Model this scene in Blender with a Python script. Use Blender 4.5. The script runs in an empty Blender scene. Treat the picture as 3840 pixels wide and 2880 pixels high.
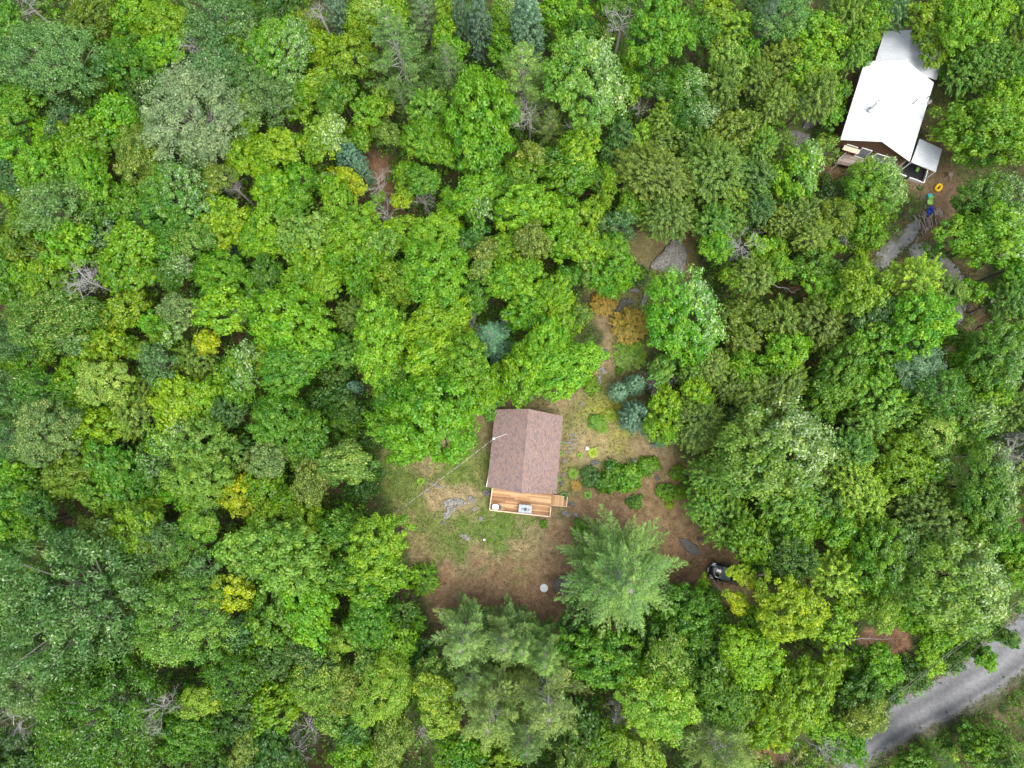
import bpy, bmesh, math, random
import numpy as np
from mathutils import Vector, Matrix
# ------------------------------------------------------------------ camera, sky, sun, exposure
SC = bpy.context.scene
COL = SC.collection
F, CX, CY, ALT = 2560.0, 1920.0, 1440.0, 78.0          # focal length in photo pixels, photo centre, flying height
NADIR = (2000.0, 1725.0)                               # photo pixel that looks straight down
n = np.array([(NADIR[0]-CX)/F, -(NADIR[1]-CY)/F, -1.0]); n /= np.linalg.norm(n)
rz = -n
ry = np.array([0, 1.0, 0]) - rz*rz[1]; ry /= np.linalg.norm(ry)
rx = np.cross(ry, rz)
RCW = np.array([rx, ry, rz])
cam = bpy.data.objects.new('camera', bpy.data.cameras.new('camera'))
COL.objects.link(cam)
cam.data.sensor_width = 36.0; cam.data.lens = 24.0; cam.data.clip_end = 6000.0
M4 = Matrix([list(RCW[i])+[0] for i in range(3)]+[[0, 0, 0, 1]])
M4.translation = Vector((0, 0, ALT))
cam.matrix_world = M4
SC.camera = cam
SUN_EL, SUN_AZ = math.radians(66), math.radians(-48)    # azimuth measured from +x, anticlockwise
world = bpy.data.worlds.new('World'); SC.world = world; world.use_nodes = True
nt = world.node_tree
sky = nt.nodes.new('ShaderNodeTexSky'); sky.sky_type = 'NISHITA'; sky.sun_disc = False
sky.sun_elevation = SUN_EL; sky.sun_rotation = math.pi/2 - SUN_AZ
sky.air_density = 1.0; sky.dust_density = 3.0; sky.ozone_density = 1.0
cloud = nt.nodes.new('ShaderNodeHueSaturation'); cloud.inputs['Saturation'].default_value = .40      # thin white cloud cover
nt.links.new(sky.outputs[0], cloud.inputs['Color']); nt.links.new(cloud.outputs[0], nt.nodes['Background'].inputs[0])
nt.nodes['Background'].inputs[1].default_value = 0.15
sl = bpy.data.lights.new('sun', 'SUN'); sl.energy = 1.15; sl.angle = math.radians(48); sl.color = (1.0, 0.95, 0.86)
so = bpy.data.objects.new('sun', sl); COL.objects.link(so)
sd = Vector((math.cos(SUN_EL)*math.cos(SUN_AZ), math.cos(SUN_EL)*math.sin(SUN_AZ), math.sin(SUN_EL)))
so.rotation_euler = sd.to_track_quat('Z', 'Y').to_euler(); so.location = (0, 0, 60)
SC.view_settings.view_transform = 'Standard'; SC.view_settings.look = 'None'
SC.view_settings.exposure = 1.74; SC.view_settings.gamma = 1.0; SC.view_settings.use_curve_mapping = False
SC.render.engine = 'CYCLES'
SC.cycles.max_bounces = 6; SC.cycles.diffuse_bounces = 3; SC.cycles.transmission_bounces = 4; SC.cycles.glossy_bounces = 2

rng = np.random.default_rng(7)
R = random.Random(11)

def at(px, py, z=0.0):
    d = RCW @ np.array([(px-CX)/F, -(py-CY)/F, -1.0])
    t = (z-ALT)/d[2]
    return np.array([d[0]*t, d[1]*t, z])
def to_px(x, y, z):
    v = np.stack([x, y, z-ALT*np.ones_like(x)], -1) @ RCW      # world -> camera
    return CX + F*v[..., 0]/(-v[..., 2]), CY - F*v[..., 1]/(-v[..., 2])
def ppm(z): return F/(ALT-z)

# ------------------------------------------------------------------ helpers
def tag(o, label=None, cat=None, group=None, kind=None):
    if label: o['label'] = label
    if cat: o['category'] = cat
    if group: o['group'] = group
    if kind: o['kind'] = kind
    return o
def empty(name, loc, rz=0.0, label=None, cat=None, group=None):
    o = bpy.data.objects.new(name, None); COL.objects.link(o)
    o.empty_display_size = 0.2
    o.location = [float(c) for c in loc]; o.rotation_euler = (0, 0, rz)
    return tag(o, label, cat, group)
def link(name, me, parent=None, mat=None, loc=(0, 0, 0), rot=(0, 0, 0), scale=(1, 1, 1)):
    o = bpy.data.objects.new(name, me); COL.objects.link(o)
    if parent: o.parent = parent
    o.location = [float(c) for c in loc]; o.rotation_euler = [float(c) for c in rot]
    o.scale = [float(c) for c in scale]
    if mat and not me.materials: me.materials.append(mat)
    return o
def np_mesh(name, V, Q, mats, midx=None, attrs=None, smooth=False):
    """V (n,3), Q (m,k) faces of k corners each"""
    me = bpy.data.meshes.new(name)
    V = np.asarray(V, np.float32); Q = np.asarray(Q, np.int32)
    m, k = Q.shape
    me.vertices.add(len(V)); me.vertices.foreach_set('co', V.ravel())
    me.loops.add(m*k); me.polygons.add(m)
    me.polygons.foreach_set('loop_start', np.arange(0, m*k, k, dtype=np.int32))
    me.loops.foreach_set('vertex_index', Q.ravel())
    for mt in mats: me.materials.append(mt)
    if midx is not None: me.polygons.foreach_set('material_index', np.asarray(midx, np.int32))
    if smooth: me.polygons.foreach_set('use_smooth', np.ones(m, bool))
    for nm, (typ, dom, data) in (attrs or {}).items():
        a = me.attributes.new(nm, typ, dom)
        a.data.foreach_set('color' if 'COLOR' in typ else 'value', np.asarray(data, np.float32).ravel())
    me.update(calc_edges=True)
    return me
class MB:
    """collects boxes, tubes, prisms for one mesh"""
    def __init__(s): s.v = []; s.f = []
    def add(s, vs, fs):
        b = len(s.v); s.v += [tuple(float(c) for c in v) for v in vs]; s.f += [tuple(i+b for i in f) for f in fs]; return s
    def box(s, c, d, rz=0.0):
        ca, sa = math.cos(rz), math.sin(rz); vs = []
        for dz in (-.5, .5):
            for dx, dy in ((-.5, -.5), (.5, -.5), (.5, .5), (-.5, .5)):
                x, y = dx*d[0], dy*d[1]
                vs.append((c[0]+x*ca-y*sa, c[1]+x*sa+y*ca, c[2]+dz*d[2]))
        return s.add(vs, [(3, 2, 1, 0), (4, 5, 6, 7), (0, 1, 5, 4), (1, 2, 6, 5), (2, 3, 7, 6), (3, 0, 4, 7)])
    def slab(s, top, th, nrm=None):
        """closed slab below the polygon top"""
        top = [np.array(p, float) for p in top]
        d = np.array([0, 0, -th]) if nrm is None else -np.array(nrm)*th
        k = len(top)
        return s.add(top+[p+d for p in top], [tuple(range(k)), tuple(range(2*k-1, k-1, -1))]+[(j, j+k, (j+1) % k+k, (j+1) % k) for j in range(k)])
    def tube(s, pts, r, sides=6, cap=True):
        pts = [np.array(p, float) for p in pts]; m = len(pts)
        rs = [r]*m if np.isscalar(r) else list(r)
        vs = []
        ref = None
        for i, p in enumerate(pts):
            t = pts[min(i+1, m-1)]-pts[max(i-1, 0)]; t /= (np.linalg.norm(t)+1e-9)
            if ref is None: ref = np.array([1.0, 0, 0]) if abs(t[0]) < .8 else np.array([0, 1.0, 0])
            a = ref-t*np.dot(ref, t); a /= (np.linalg.norm(a)+1e-9); b = np.cross(t, a); ref = a
            for j in range(sides):
                an = 2*math.pi*j/sides
                vs.append(p+rs[i]*(a*math.cos(an)+b*math.sin(an)))
        fs = []
        for i in range(m-1):
            for j in range(sides):
                k = (j+1) % sides
                fs.append((i*sides+j, i*sides+k, (i+1)*sides+k, (i+1)*sides+j))
        if cap: fs += [tuple(range(sides-1, -1, -1)), tuple((m-1)*sides+j for j in range(sides))]
        return s.add(vs, fs)
    def lathe(s, c, prof, sides=16):
        vs = []; m = len(prof)
        for r, z in prof:
            for j in range(sides):
                a = 2*math.pi*j/sides; vs.append((c[0]+r*math.cos(a), c[1]+r*math.sin(a), c[2]+z))
        fs = [(i*sides+j, i*sides+(j+1) % sides, (i+1)*sides+(j+1) % sides, (i+1)*sides+j) for i in range(m-1) for j in range(sides)]
        fs += [tuple(range(sides-1, -1, -1)), tuple((m-1)*sides+j for j in range(sides))]
        return s.add(vs, fs)
    def mesh(s, name, mat=None, smooth=False, bevel=0):
        me = bpy.data.meshes.new(name); me.from_pydata(s.v, [], s.f)
        if bevel:
            bm = bmesh.new(); bm.from_mesh(me)
            bmesh.ops.bevel(bm, geom=bm.edges[:], offset=bevel, segments=2, affect='EDGES', profile=.6)
            bm.to_mesh(me); bm.free()
        if mat: me.materials.append(mat)
        if smooth: me.polygons.foreach_set('use_smooth', [True]*len(me.polygons))
        me.update(); return me
    def obj(s, name, mat, parent=None, smooth=False, bevel=0, **kw):
        return link(name, s.mesh(name, mat, smooth, bevel), parent, **kw)

def vnoise(x, y, sc, seed=0):
    """smooth value noise 0..1, vectorised"""
    x = np.asarray(x)/sc; y = np.asarray(y)/sc
    xi = np.floor(x).astype(np.int64); yi = np.floor(y).astype(np.int64); fx = x-xi; fy = y-yi
    fx = fx*fx*(3-2*fx); fy = fy*fy*(3-2*fy)
    def h(a, b):
        v = (a*374761393+b*668265263+seed*974634777) & 0x7fffffff
        v = ((v ^ (v >> 13))*1274126177) & 0x7fffffff
        return ((v ^ (v >> 16)) & 0xffff)/65535.0
    return (h(xi, yi)*(1-fx)+h(xi+1, yi)*fx)*(1-fy)+(h(xi, yi+1)*(1-fx)+h(xi+1, yi+1)*fx)*fy
def fbm(x, y, sc, seed=0): return (vnoise(x, y, sc, seed)*.5+vnoise(x, y, sc/2.1, seed+1)*.3+vnoise(x, y, sc/4.3, seed+2)*.2)
def sstep(a, b, x): t = np.clip((x-a)/(b-a), 0, 1); return t*t*(3-2*t)
def in_poly(px, py, poly):
    inside = np.zeros(np.shape(px), bool); k = len(poly)
    for i in range(k):
        x1, y1 = poly[i]; x2, y2 = poly[(i+1) % k]
        c = ((y1 > py) != (y2 > py)) & (px < (x2-x1)*(py-y1)/((y2-y1) if y2 != y1 else 1e-9)+x1)
        inside ^= c
    return inside
def poly_dist(px, py, poly):
    d = np.full(np.shape(px), 1e9); k = len(poly)
    for i in range(k):
        x1, y1 = poly[i]; x2, y2 = poly[(i+1) % k]; dx, dy = x2-x1, y2-y1
        t = np.clip(((px-x1)*dx+(py-y1)*dy)/(dx*dx+dy*dy+1e-9), 0, 1)
        d = np.minimum(d, np.hypot(px-x1-t*dx, py-y1-t*dy))
    return np.where(in_poly(px, py, poly), d, -d)

# ------------------------------------------------------------------ materials
def new_mat(name):
    m = bpy.data.materials.new(name); m.use_nodes = True
    b = m.node_tree.nodes['Principled BSDF']
    return m, m.node_tree, b
def nmat(name, c1, c2, scale=6.0, rough=.7, metal=0.0, bump=0.0, detail=6, spec=.4, stretch=None, c3=None):
    """noise mixed two or three tone material in object space"""
    m, t, b = new_mat(name); N = t.nodes.new; L = t.links.new
    tc = N('ShaderNodeTexCoord'); no = N('ShaderNodeTexNoise'); no.inputs['Scale'].default_value = scale; no.inputs['Detail'].default_value = detail
    no.inputs['Roughness'].default_value = .65
    if stretch:
        mp = N('ShaderNodeMapping'); mp.inputs['Scale'].default_value = stretch; L(tc.outputs['Object'], mp.inputs[0]); L(mp.outputs[0], no.inputs[0])
    else: L(tc.outputs['Object'], no.inputs[0])
    cr = N('ShaderNodeValToRGB'); e = cr.color_ramp.elements
    e[0].position = .32; e[0].color = (*c1, 1); e[1].position = .68; e[1].color = (*c2, 1)
    if c3: q = e.new(.5); q.color = (*c3, 1)
    L(no.outputs[0], cr.inputs[0]); L(cr.outputs[0], b.inputs['Base Color'])
    b.inputs['Roughness'].default_value = rough; b.inputs['Metallic'].default_value = metal; b.inputs['Specular IOR Level'].default_value = spec
    if bump:
        bp = N('ShaderNodeBump'); bp.inputs['Strength'].default_value = bump; bp.inputs['Distance'].default_value = .05
        L(no.outputs[0], bp.inputs['Height']); L(bp.outputs[0], b.inputs['Normal'])
    return m
def leaf_mat(name, pale=None, pmix=.6, trans=.40, var=.36, gloss=.03):
    m = bpy.data.materials.new(name); m.use_nodes = True; t = m.node_tree; t.nodes.clear(); N = t.nodes.new; L = t.links.new
    oi = N('ShaderNodeObjectInfo'); ge = N('ShaderNodeNewGeometry'); at_ = N('ShaderNodeAttribute'); at_.attribute_name = 'tint'
    col = oi.outputs['Color']
    if pale:
        mx = N('ShaderNodeMix'); mx.data_type = 'RGBA'; mx.inputs['Factor'].default_value = pmix
        L(col, mx.inputs[6]); mx.inputs[7].default_value = (*pale, 1); col = mx.outputs[2]
    def ma(op, a, b):
        q = N('ShaderNodeMath'); q.operation = op
        for i, s in enumerate((a, b)):
            if isinstance(s, (int, float)): q.inputs[i].default_value = s
            else: L(s, q.inputs[i])
        return q.outputs[0]
    isl = ge.outputs['Random Per Island']; ti = at_.outputs['Fac']
    v = ma('ADD', ma('ADD', 1-var*.5, ma('MULTIPLY', isl, var)), ma('MULTIPLY', ti, .27))
    h = ma('ADD', ma('ADD', .5-.012, ma('MULTIPLY', isl, .024)), ma('MULTIPLY', ti, -.022))
    hs = N('ShaderNodeHueSaturation'); L(h, hs.inputs['Hue']); L(v, hs.inputs['Value']); L(col, hs.inputs['Color'])
    d = N('ShaderNodeBsdfDiffuse'); tr = N('ShaderNodeBsdfTranslucent'); g = N('ShaderNodeBsdfGlossy'); g.inputs['Roughness'].default_value = .45
    L(hs.outputs[0], d.inputs[0])
    h2 = N('ShaderNodeHueSaturation'); h2.inputs['Hue'].default_value = .485; h2.inputs['Saturation'].default_value = 1.1; h2.inputs['Value'].default_value = 1.25
    L(hs.outputs[0], h2.inputs['Color']); L(h2.outputs[0], tr.inputs[0])
    m1 = N('ShaderNodeMixShader'); m1.inputs[0].default_value = trans; L(d.outputs[0], m1.inputs[1]); L(tr.outputs[0], m1.inputs[2])
    m2 = N('ShaderNodeMixShader'); m2.inputs[0].default_value = gloss; L(m1.outputs[0], m2.inputs[1]); L(g.outputs[0], m2.inputs[2])
    out = N('ShaderNodeOutputMaterial'); L(m2.outputs[0], out.inputs[0])
    return m
MAT = {}
MAT['leaf'] = leaf_mat('leaf')
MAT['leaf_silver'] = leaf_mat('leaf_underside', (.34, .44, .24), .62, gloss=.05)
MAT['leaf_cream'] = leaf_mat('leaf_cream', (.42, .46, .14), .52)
MAT['needle'] = leaf_mat('needle', trans=.2, gloss=.04)
MAT['bark'] = nmat('bark', (.06, .05, .04), (.16, .14, .12), 14, .9, bump=.4)
MAT['limb'] = nmat('limb_bark', (.17, .16, .14), (.34, .33, .30), 9, .85)
MAT['deadwood'] = nmat('dead_wood', (.19, .185, .17), (.38, .37, .35), 9, .85)
MAT['deadbrown'] = nmat('dead_brown_wood', (.14, .10, .07), (.28, .21, .16), 9, .9)
MAT['rock'] = nmat('lichen_rock', (.045, .045, .045), (.27, .26, .225), 5, .9, bump=.8, detail=12, c3=(.165, .16, .145))
MAT['darkrock'] = nmat('dark_rock', (.04, .043, .043), (.15, .145, .13), 6, .9, bump=.6, detail=10, c3=(.09, .088, .08))
MAT['stone'] = nmat('stone', (.09, .086, .078), (.21, .20, .175), 8, .9, bump=.5, detail=8)
MAT['white'] = nmat('white_paint', (.72, .72, .72), (.82, .82, .81), 3, .5)
MAT['rail'] = nmat('railing_wood', (.50, .36, .25), (.68, .52, .38), 5, .7)
MAT['brownwall'] = nmat('brown_siding', (.07, .035, .02), (.13, .07, .04), 5, .7, stretch=(1, 1, 6))
MAT['greywood'] = nmat('grey_wood', (.20, .165, .135), (.36, .30, .25), 5, .8, stretch=(.6, 8, 4))
MAT['metalroof'] = nmat('white_metal_roof', (.44, .465, .49), (.53, .55, .575), 1.2, .42, 0.0, spec=.5)
MAT['steel'] = nmat('steel', (.55, .55, .55), (.7, .7, .7), 5, .3, .9)
MAT['black'] = nmat('black_plastic', (.012, .012, .013), (.03, .03, .032), 8, .5)
MAT['grey'] = nmat('grey_tile', (.22, .25, .28), (.32, .35, .38), 3, .55)
MAT['concrete'] = nmat('concrete', (.40, .43, .42), (.56, .58, .57), 7, .85)
MAT['glass'] = nmat('window_glass', (.10, .13, .15), (.16, .19, .21), 1, .06, spec=.9)
MAT['ash'] = nmat('ash_bed', (.03, .028, .026), (.16, .15, .14), 7, .95, bump=.5)
MAT['yellow'] = nmat('yellow_vinyl', (.75, .42, .005), (.85, .52, .01), 3, .35)
MAT['teal'] = nmat('teal_plastic', (.01, .40, .40), (.02, .52, .50), 3, .4)
MAT['lime'] = nmat('lime_plastic', (.30, .62, .10), (.40, .72, .16), 3, .4)
MAT['blue'] = nmat('blue_plastic', (.01, .04, .38), (.015, .07, .52), 3, .35)
MAT['red'] = nmat('red_cloth', (.35, .01, .015), (.5, .02, .03), 4, .7)
MAT['log'] = nmat('cut_log', (.16, .12, .10), (.40, .33, .27), 6, .9, stretch=(1, 5, 5))
MAT['rubber'] = nmat('rubber', (.01, .01, .01), (.02, .02, .02), 8, .8)
m, t, b = new_mat('car_paint'); b.inputs['Base Color'].default_value = (.006, .007, .010, 1); b.inputs['Roughness'].default_value = .12
b.inputs['Coat Weight'].default_value = 1; b.inputs['Coat Roughness'].default_value = .03; MAT['carpaint'] = m
m, t, b = new_mat('car_glass'); b.inputs['Base Color'].default_value = (.10, .14, .15, 1); b.inputs['Roughness'].default_value = .03; b.inputs['Specular IOR Level'].default_value = 1.0; b.inputs['Coat Weight'].default_value = 1; MAT['carglass'] = m
m, t, b = new_mat('lamp_lens'); b.inputs['Base Color'].default_value = (.6, .62, .64, 1); b.inputs['Roughness'].default_value = .1; MAT['lens'] = m
# planks: per object colour variation
def plank_mat(name, ramp, along=(1.2, 22, 22), rough=.65):
    m, t, b = new_mat(name); N = t.nodes.new; L = t.links.new
    oi = N('ShaderNodeObjectInfo'); tc = N('ShaderNodeTexCoord'); mp = N('ShaderNodeMapping'); mp.inputs['Scale'].default_value = along
    no = N('ShaderNodeTexNoise'); no.inputs['Scale'].default_value = 2.2; no.inputs['Detail'].default_value = 5
    L(tc.outputs['Object'], mp.inputs[0]); L(mp.outputs[0], no.inputs[0])
    ad = N('ShaderNodeMath'); ad.operation = 'MULTIPLY_ADD'; L(no.outputs[0], ad.inputs[0]); ad.inputs[1].default_value = .7
    sc = N('ShaderNodeMath'); sc.operation = 'MULTIPLY'; L(oi.outputs['Random'], sc.inputs[0]); sc.inputs[1].default_value = .75
    L(sc.outputs[0], ad.inputs[2])
    ge = N('ShaderNodeNewGeometry'); n2 = N('ShaderNodeTexNoise'); n2.inputs['Scale'].default_value = .55; n2.inputs['Detail'].default_value = 3
    L(ge.outputs['Position'], n2.inputs[0])
    a2 = N('ShaderNodeMath'); a2.operation = 'MULTIPLY_ADD'; L(n2.outputs[0], a2.inputs[0]); a2.inputs[1].default_value = .7; L(ad.outputs[0], a2.inputs[2])
    a3 = N('ShaderNodeMath'); a3.operation = 'SUBTRACT'; L(a2.outputs[0], a3.inputs[0]); a3.inputs[1].default_value = .55
    cr = N('ShaderNodeValToRGB'); e = cr.color_ramp.elements
    e[0].position = 0; e[0].color = (*ramp[0], 1); e[1].position = 1; e[1].color = (*ramp[-1], 1)
    for i, c in enumerate(ramp[1:-1]): q = e.new((i+1)/(len(ramp)-1)); q.color = (*c, 1)
    L(a3.outputs[0], cr.inputs[0]); L(cr.outputs[0], b.inputs['Base Color']); b.inputs['Roughness'].default_value = rough
    return m
MAT['deck'] = plank_mat('deck_board', [(.12, .05, .02), (.26, .125, .046), (.38, .22, .095), (.50, .35, .18)])
MAT['greydeck'] = plank_mat('grey_deck_board', [(.16, .125, .10), (.26, .21, .175), (.34, .29, .25)])
# shingles: island random + object random
m, t, b = new_mat('shingle'); N = t.nodes.new; L = t.links.new
oi = N('ShaderNodeObjectInfo'); ge = N('ShaderNodeNewGeometry'); ad = N('ShaderNodeMath'); ad.operation = 'ADD'; fr = N('ShaderNodeMath'); fr.operation = 'FRACT'
L(oi.outputs['Random'], ad.inputs[0]); L(ge.outputs['Random Per Island'], ad.inputs[1]); L(ad.outputs[0], fr.inputs[0])
cr = N('ShaderNodeValToRGB'); cr.color_ramp.interpolation = 'CONSTANT'; e = cr.color_ramp.elements
cols = [(0, (.165, .115, .104)), (.22, (.18, .126, .115)), (.45, (.15, .106, .098)), (.62, (.20, .138, .124)), (.76, (.122, .096, .091)), (.85, (.20, .13, .10)), (.91, (.175, .14, .13)), (.96, (.22, .14, .105))]
e[0].position = 0; e[0].color = (*cols[0][1], 1); e[1].position = cols[1][0]; e[1].color = (*cols[1][1], 1)
for p, c in cols[2:]: q = e.new(p); q.color = (*c, 1)
L(fr.outputs[0], cr.inputs[0]); no = N('ShaderNodeTexNoise'); no.inputs['Scale'].default_value = 60; no.inputs['Detail'].default_value = 3
mx = N('ShaderNodeMix'); mx.data_type = 'RGBA'; mx.blend_type = 'OVERLAY'; mx.inputs['Factor'].default_value = .5; L(cr.outputs[0], mx.inputs[6]); L(no.outputs[0], mx.inputs[7])
L(mx.outputs[2], b.inputs['Base Color']); b.inputs['Roughness'].default_value = .9; MAT['shingle'] = m
MAT['ridge'] = nmat('ridge_cap', (.17, .10, .085), (.24, .145, .115), 12, .9)

def attr_mat(name, fine=((9, .5), (55, .55)), bump=.5, rough=.95):
    m, t, b = new_mat(name); N = t.nodes.new; L = t.links.new
    a = N('ShaderNodeAttribute'); a.attribute_name = 'albedo'; ge = N('ShaderNodeNewGeometry'); col = a.outputs['Color']; last = None
    for sc, f in fine:
        no = N('ShaderNodeTexNoise'); no.inputs['Scale'].default_value = sc/6; no.inputs['Detail'].default_value = 8; no.inputs['Roughness'].default_value = .75
        L(ge.outputs['Position'], no.inputs[0])
        mr = N('ShaderNodeMapRange'); mr.inputs[1].default_value = .3; mr.inputs[2].default_value = .7; mr.inputs[3].default_value = 1-f; mr.inputs[4].default_value = 1+f
        L(no.outputs[0], mr.inputs[0])
        mx = N('ShaderNodeMix'); mx.data_type = 'RGBA'; mx.blend_type = 'MULTIPLY'; mx.inputs['Factor'].default_value = 1
        L(col, mx.inputs[6]); L(mr.outputs[0], mx.inputs[7]); col = mx.outputs[2]; last = no
    L(col, b.inputs['Base Color']); b.inputs['Roughness'].default_value = rough; b.inputs['Specular IOR Level'].default_value = .15
    bp = N('ShaderNodeBump'); bp.inputs['Strength'].default_value = bump; bp.inputs['Distance'].default_value = .08; L(last.outputs[0], bp.inputs['Height']); L(bp.outputs[0], b.inputs['Normal'])
    return m
MAT['ground'] = attr_mat('ground', ((9, .5), (40, .55), (120, .5)), .8)
MAT['gravel'] = attr_mat('gravel', ((14, .28), (60, .32), (200, .5)), .6)

# ------------------------------------------------------------------ ground
CLEAR = [(1395, 1700), (1460, 1600), (1850, 1460), (2150, 1470), (2235, 1290), (2190, 1100), (2330, 900), (2480, 830), (2620, 860), (2620, 1050), (2500, 1150), (2440, 1300), (2420, 1430), (2500, 1640), (2650, 1730), (2760, 1980), (2830, 2230), (2700, 2330), (2420, 2420), (2100, 2440), (1640, 2440), (1560, 2200), (1500, 2000), (1420, 1850)]
YARD = [(3420, 330), (3560, 300), (3640, 640), (3840, 560), (4000, 600), (4000, 800), (3700, 940), (3690, 1260), (3600, 1290), (3560, 1120), (3240, 1040), (3250, 960), (3420, 800), (3380, 660), (3470, 620)]
VERGE = [(3380, 2900), (3560, 2760), (3860, 2590), (4100, 2450), (4100, 2900)]
ROADUP = [(2960, 3010), (3100, 2920), (3200, 2830), (3262, 2740), (3335, 2648), (3505, 2552), (3713, 2402), (3840, 2290), (4000, 2140), (4200, 1950)]
ROADLO = [(3080, 3100), (3160, 2960), (3227, 2872), (3300, 2825), (3372, 2786), (3574, 2690), (3736, 2600), (3840, 2522), (3990, 2400), (4240, 2180)]
ROADPOLY = ROADUP+ROADLO[::-1]
DRIVE1 = [(3445, 815), (3458, 850), (3425, 905), (3375, 950), (3335, 995), (3290, 1020), (3262, 1005), (3278, 965), (3325, 905), (3395, 850)]
DRIVE2 = [(3400, 935), (3425, 915), (3475, 905), (3520, 940), (3575, 985), (3612, 1020), (3628, 1100), (3618, 1180), (3590, 1230), (3570, 1180), (3572, 1120), (3540, 1060), (3480, 1010), (3420, 975)]
DRIVE3 = [(3715, 1605), (3760, 1605), (3850, 1620), (3900, 1630), (3900, 1665), (3830, 1650), (3740, 1640)]
LITTER = [(3185, 2390), (3300, 2330), (3400, 2370), (3430, 2440), (3380, 2480), (3300, 2470), (3230, 2440)]
fine_x = np.arange(-78, 78.01, .3); fine_y = np.arange(-58, 66.01, .3)
oute = np.array([110, 160, 260, 500, 1000, 2500.])
gx = np.concatenate([-78-oute[::-1], fine_x, 78+oute]); gy = np.concatenate([-58-oute[::-1], fine_y, 66+oute])
GX, GY = np.meshgrid(gx, gy)
gpx, gpy = to_px(GX, GY, np.zeros_like(GX))
n1 = fbm(GX, GY, 4.0, 3); n2 = fbm(GX, GY, 1.6, 9); n3 = fbm(GX, GY, .8, 21)
def mix(c, w, col): return c*(1-w[..., None])+np.array(col)*w[..., None]
alb = np.zeros(GX.shape+(3,)); alb[:] = (.050, .062, .022)
alb = mix(alb, sstep(.45, .65, n1), (.045, .065, .018))
alb = mix(alb, sstep(.55, .7, n2), (.085, .058, .035))
clear_d = poly_dist(gpx, gpy, CLEAR)+(n2-.5)*90
wc = sstep(-10, 40, clear_d)
lawn = np.zeros(GX.shape+(3,)); lawn[:] = (.130, .115, .050)
lawn = mix(lawn, sstep(.42, .66, n2)*.55, (.16, .135, .06))
def blobs(base, lst, col, nz, hard=.45):
    w = np.zeros(GX.shape)
    for bx_, by_, br_, st in lst:
        d = np.hypot(gpx-bx_, gpy-by_)/br_
        w = np.maximum(w, st*sstep(hard, -hard, d-1+(nz-.5)*1.5))
    return mix(base, w, col)
lawn = blobs(lawn, [(1480, 1720, 90, .7), (1500, 1840, 110, .6), (1560, 1900, 100, .5), (1600, 1800, 70, .4), (1700, 1740, 110, .75), (1690, 1640, 80, .6), (1800, 1760, 60, .8), (1640, 1900, 60, .45),
                    (2170, 1500, 60, .6), (2250, 1460, 60, .8), (2330, 1330, 110, .7), (2400, 1250, 130, .8), (2480, 1080, 70, .7), (2280, 1700, 60, .4), (2160, 1760, 60, .5), (2120, 1830, 60, .5), (2450, 1850, 60, .4), (2560, 1680, 60, .5), (2210, 1580, 90, .7)], (.125, .135, .038), n2)
lawn = blobs(lawn, [(1700, 1700, 60, .6), (1720, 1790, 60, .7), (1835, 1730, 45, .8), (1780, 1925, 90, .75), (1900, 1985, 120, .9), (1880, 2085, 110, .95), (1750, 2050, 90, .8), (1690, 2080, 60, .6), (2010, 2000, 60, .6), (1860, 1840, 40, .8), (1450, 1850, 50, .6), (2430, 1560, 30, .4), (2090, 2330, 60, .5), (1560, 1800, 120, .6), (1480, 1760, 90, .7), (1640, 1960, 80, .5), (1700, 1740, 110, .55), (2230, 1720, 60, .4)], (.072, .122, .022), n3)
lawn = blobs(lawn, [(2300, 1580, 100, .75), (2260, 1640, 70, .5), (2290, 1530, 60, .6)], (.21, .22, .03), n3)
lawn = blobs(lawn, [(1640, 1860, 60, .8), (1740, 1870, 60, .8), (1600, 1730, 60, .6), (1650, 1660, 60, .6), (2230, 1670, 90, .7), (2440, 1690, 90, .7), (2120, 1480, 60, .7), (2260, 1240, 60, .9), (2270, 1350, 60, .9), (2020, 2080, 120, .6), (2060, 2000, 60, .6), (1790, 2190, 130, .6)], (.22, .165, .095), n2)
lawn = blobs(lawn, [(1640, 2250, 120, .8), (1800, 2290, 160, .9), (2000, 2300, 170, .95), (2100, 2180, 100, .8), (1560, 2120, 60, .5), (2130, 2020, 70, .85), (2200, 1920, 80, .8), (2330, 1960, 150, .8), (2480, 1870, 110, .7), (2600, 2060, 130, .9), (2640, 2200, 130, .9), (2500, 2160, 120, .9), (2740, 2080, 80, .7), (2100, 2420, 120, .9)], (.172, .108, .062), n2)
lawn = blobs(lawn, [(1668, 1697, 28, .9), (2100, 2195, 45, .8), (1545, 1690, 20, .8)], (.07, .045, .03), n3)
alb = alb*(1-wc[..., None])+lawn*wc[..., None]
wy = sstep(-10, 30, poly_dist(gpx, gpy, YARD)+(n2-.5)*60)
yard = np.zeros(GX.shape+(3,)); yard[:] = (.085, .085, .032)
yard = mix(yard, sstep(.45, .65, n2), (.115, .085, .045))
yard = blobs(yard, [(3460, 700, 70, .9), (3520, 730, 80, .8), (3440, 860, 50, .6), (3580, 780, 90, .8), (3480, 520, 50, .5)], (.19, .125, .075), n3)
yard = blobs(yard, [(3400, 770, 60, .9), (3520, 390, 70, .6), (3700, 700, 90, .6), (3500, 1000, 60, .4)], (.075, .115, .028), n3)
alb = alb*(1-wy[..., None])+yard*wy[..., None]
wv = sstep(-20, 40, poly_dist(gpx, gpy, VERGE)+(n2-.5)*60)
verge = np.zeros(GX.shape+(3,)); verge[:] = (.075, .085, .030)
verge = mix(verge, sstep(.45, .6, n2), (.12, .085, .048))
verge = blobs(verge, [(3700, 2680, 50, .8), (3560, 2760, 60, .6), (3780, 2640, 60, .5)], (.24, .17, .12), n3)
alb = alb*(1-wv[..., None])+verge*wv[..., None]
wl = sstep(-10, 30, poly_dist(gpx, gpy, LITTER)+(n2-.5)*60)
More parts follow.
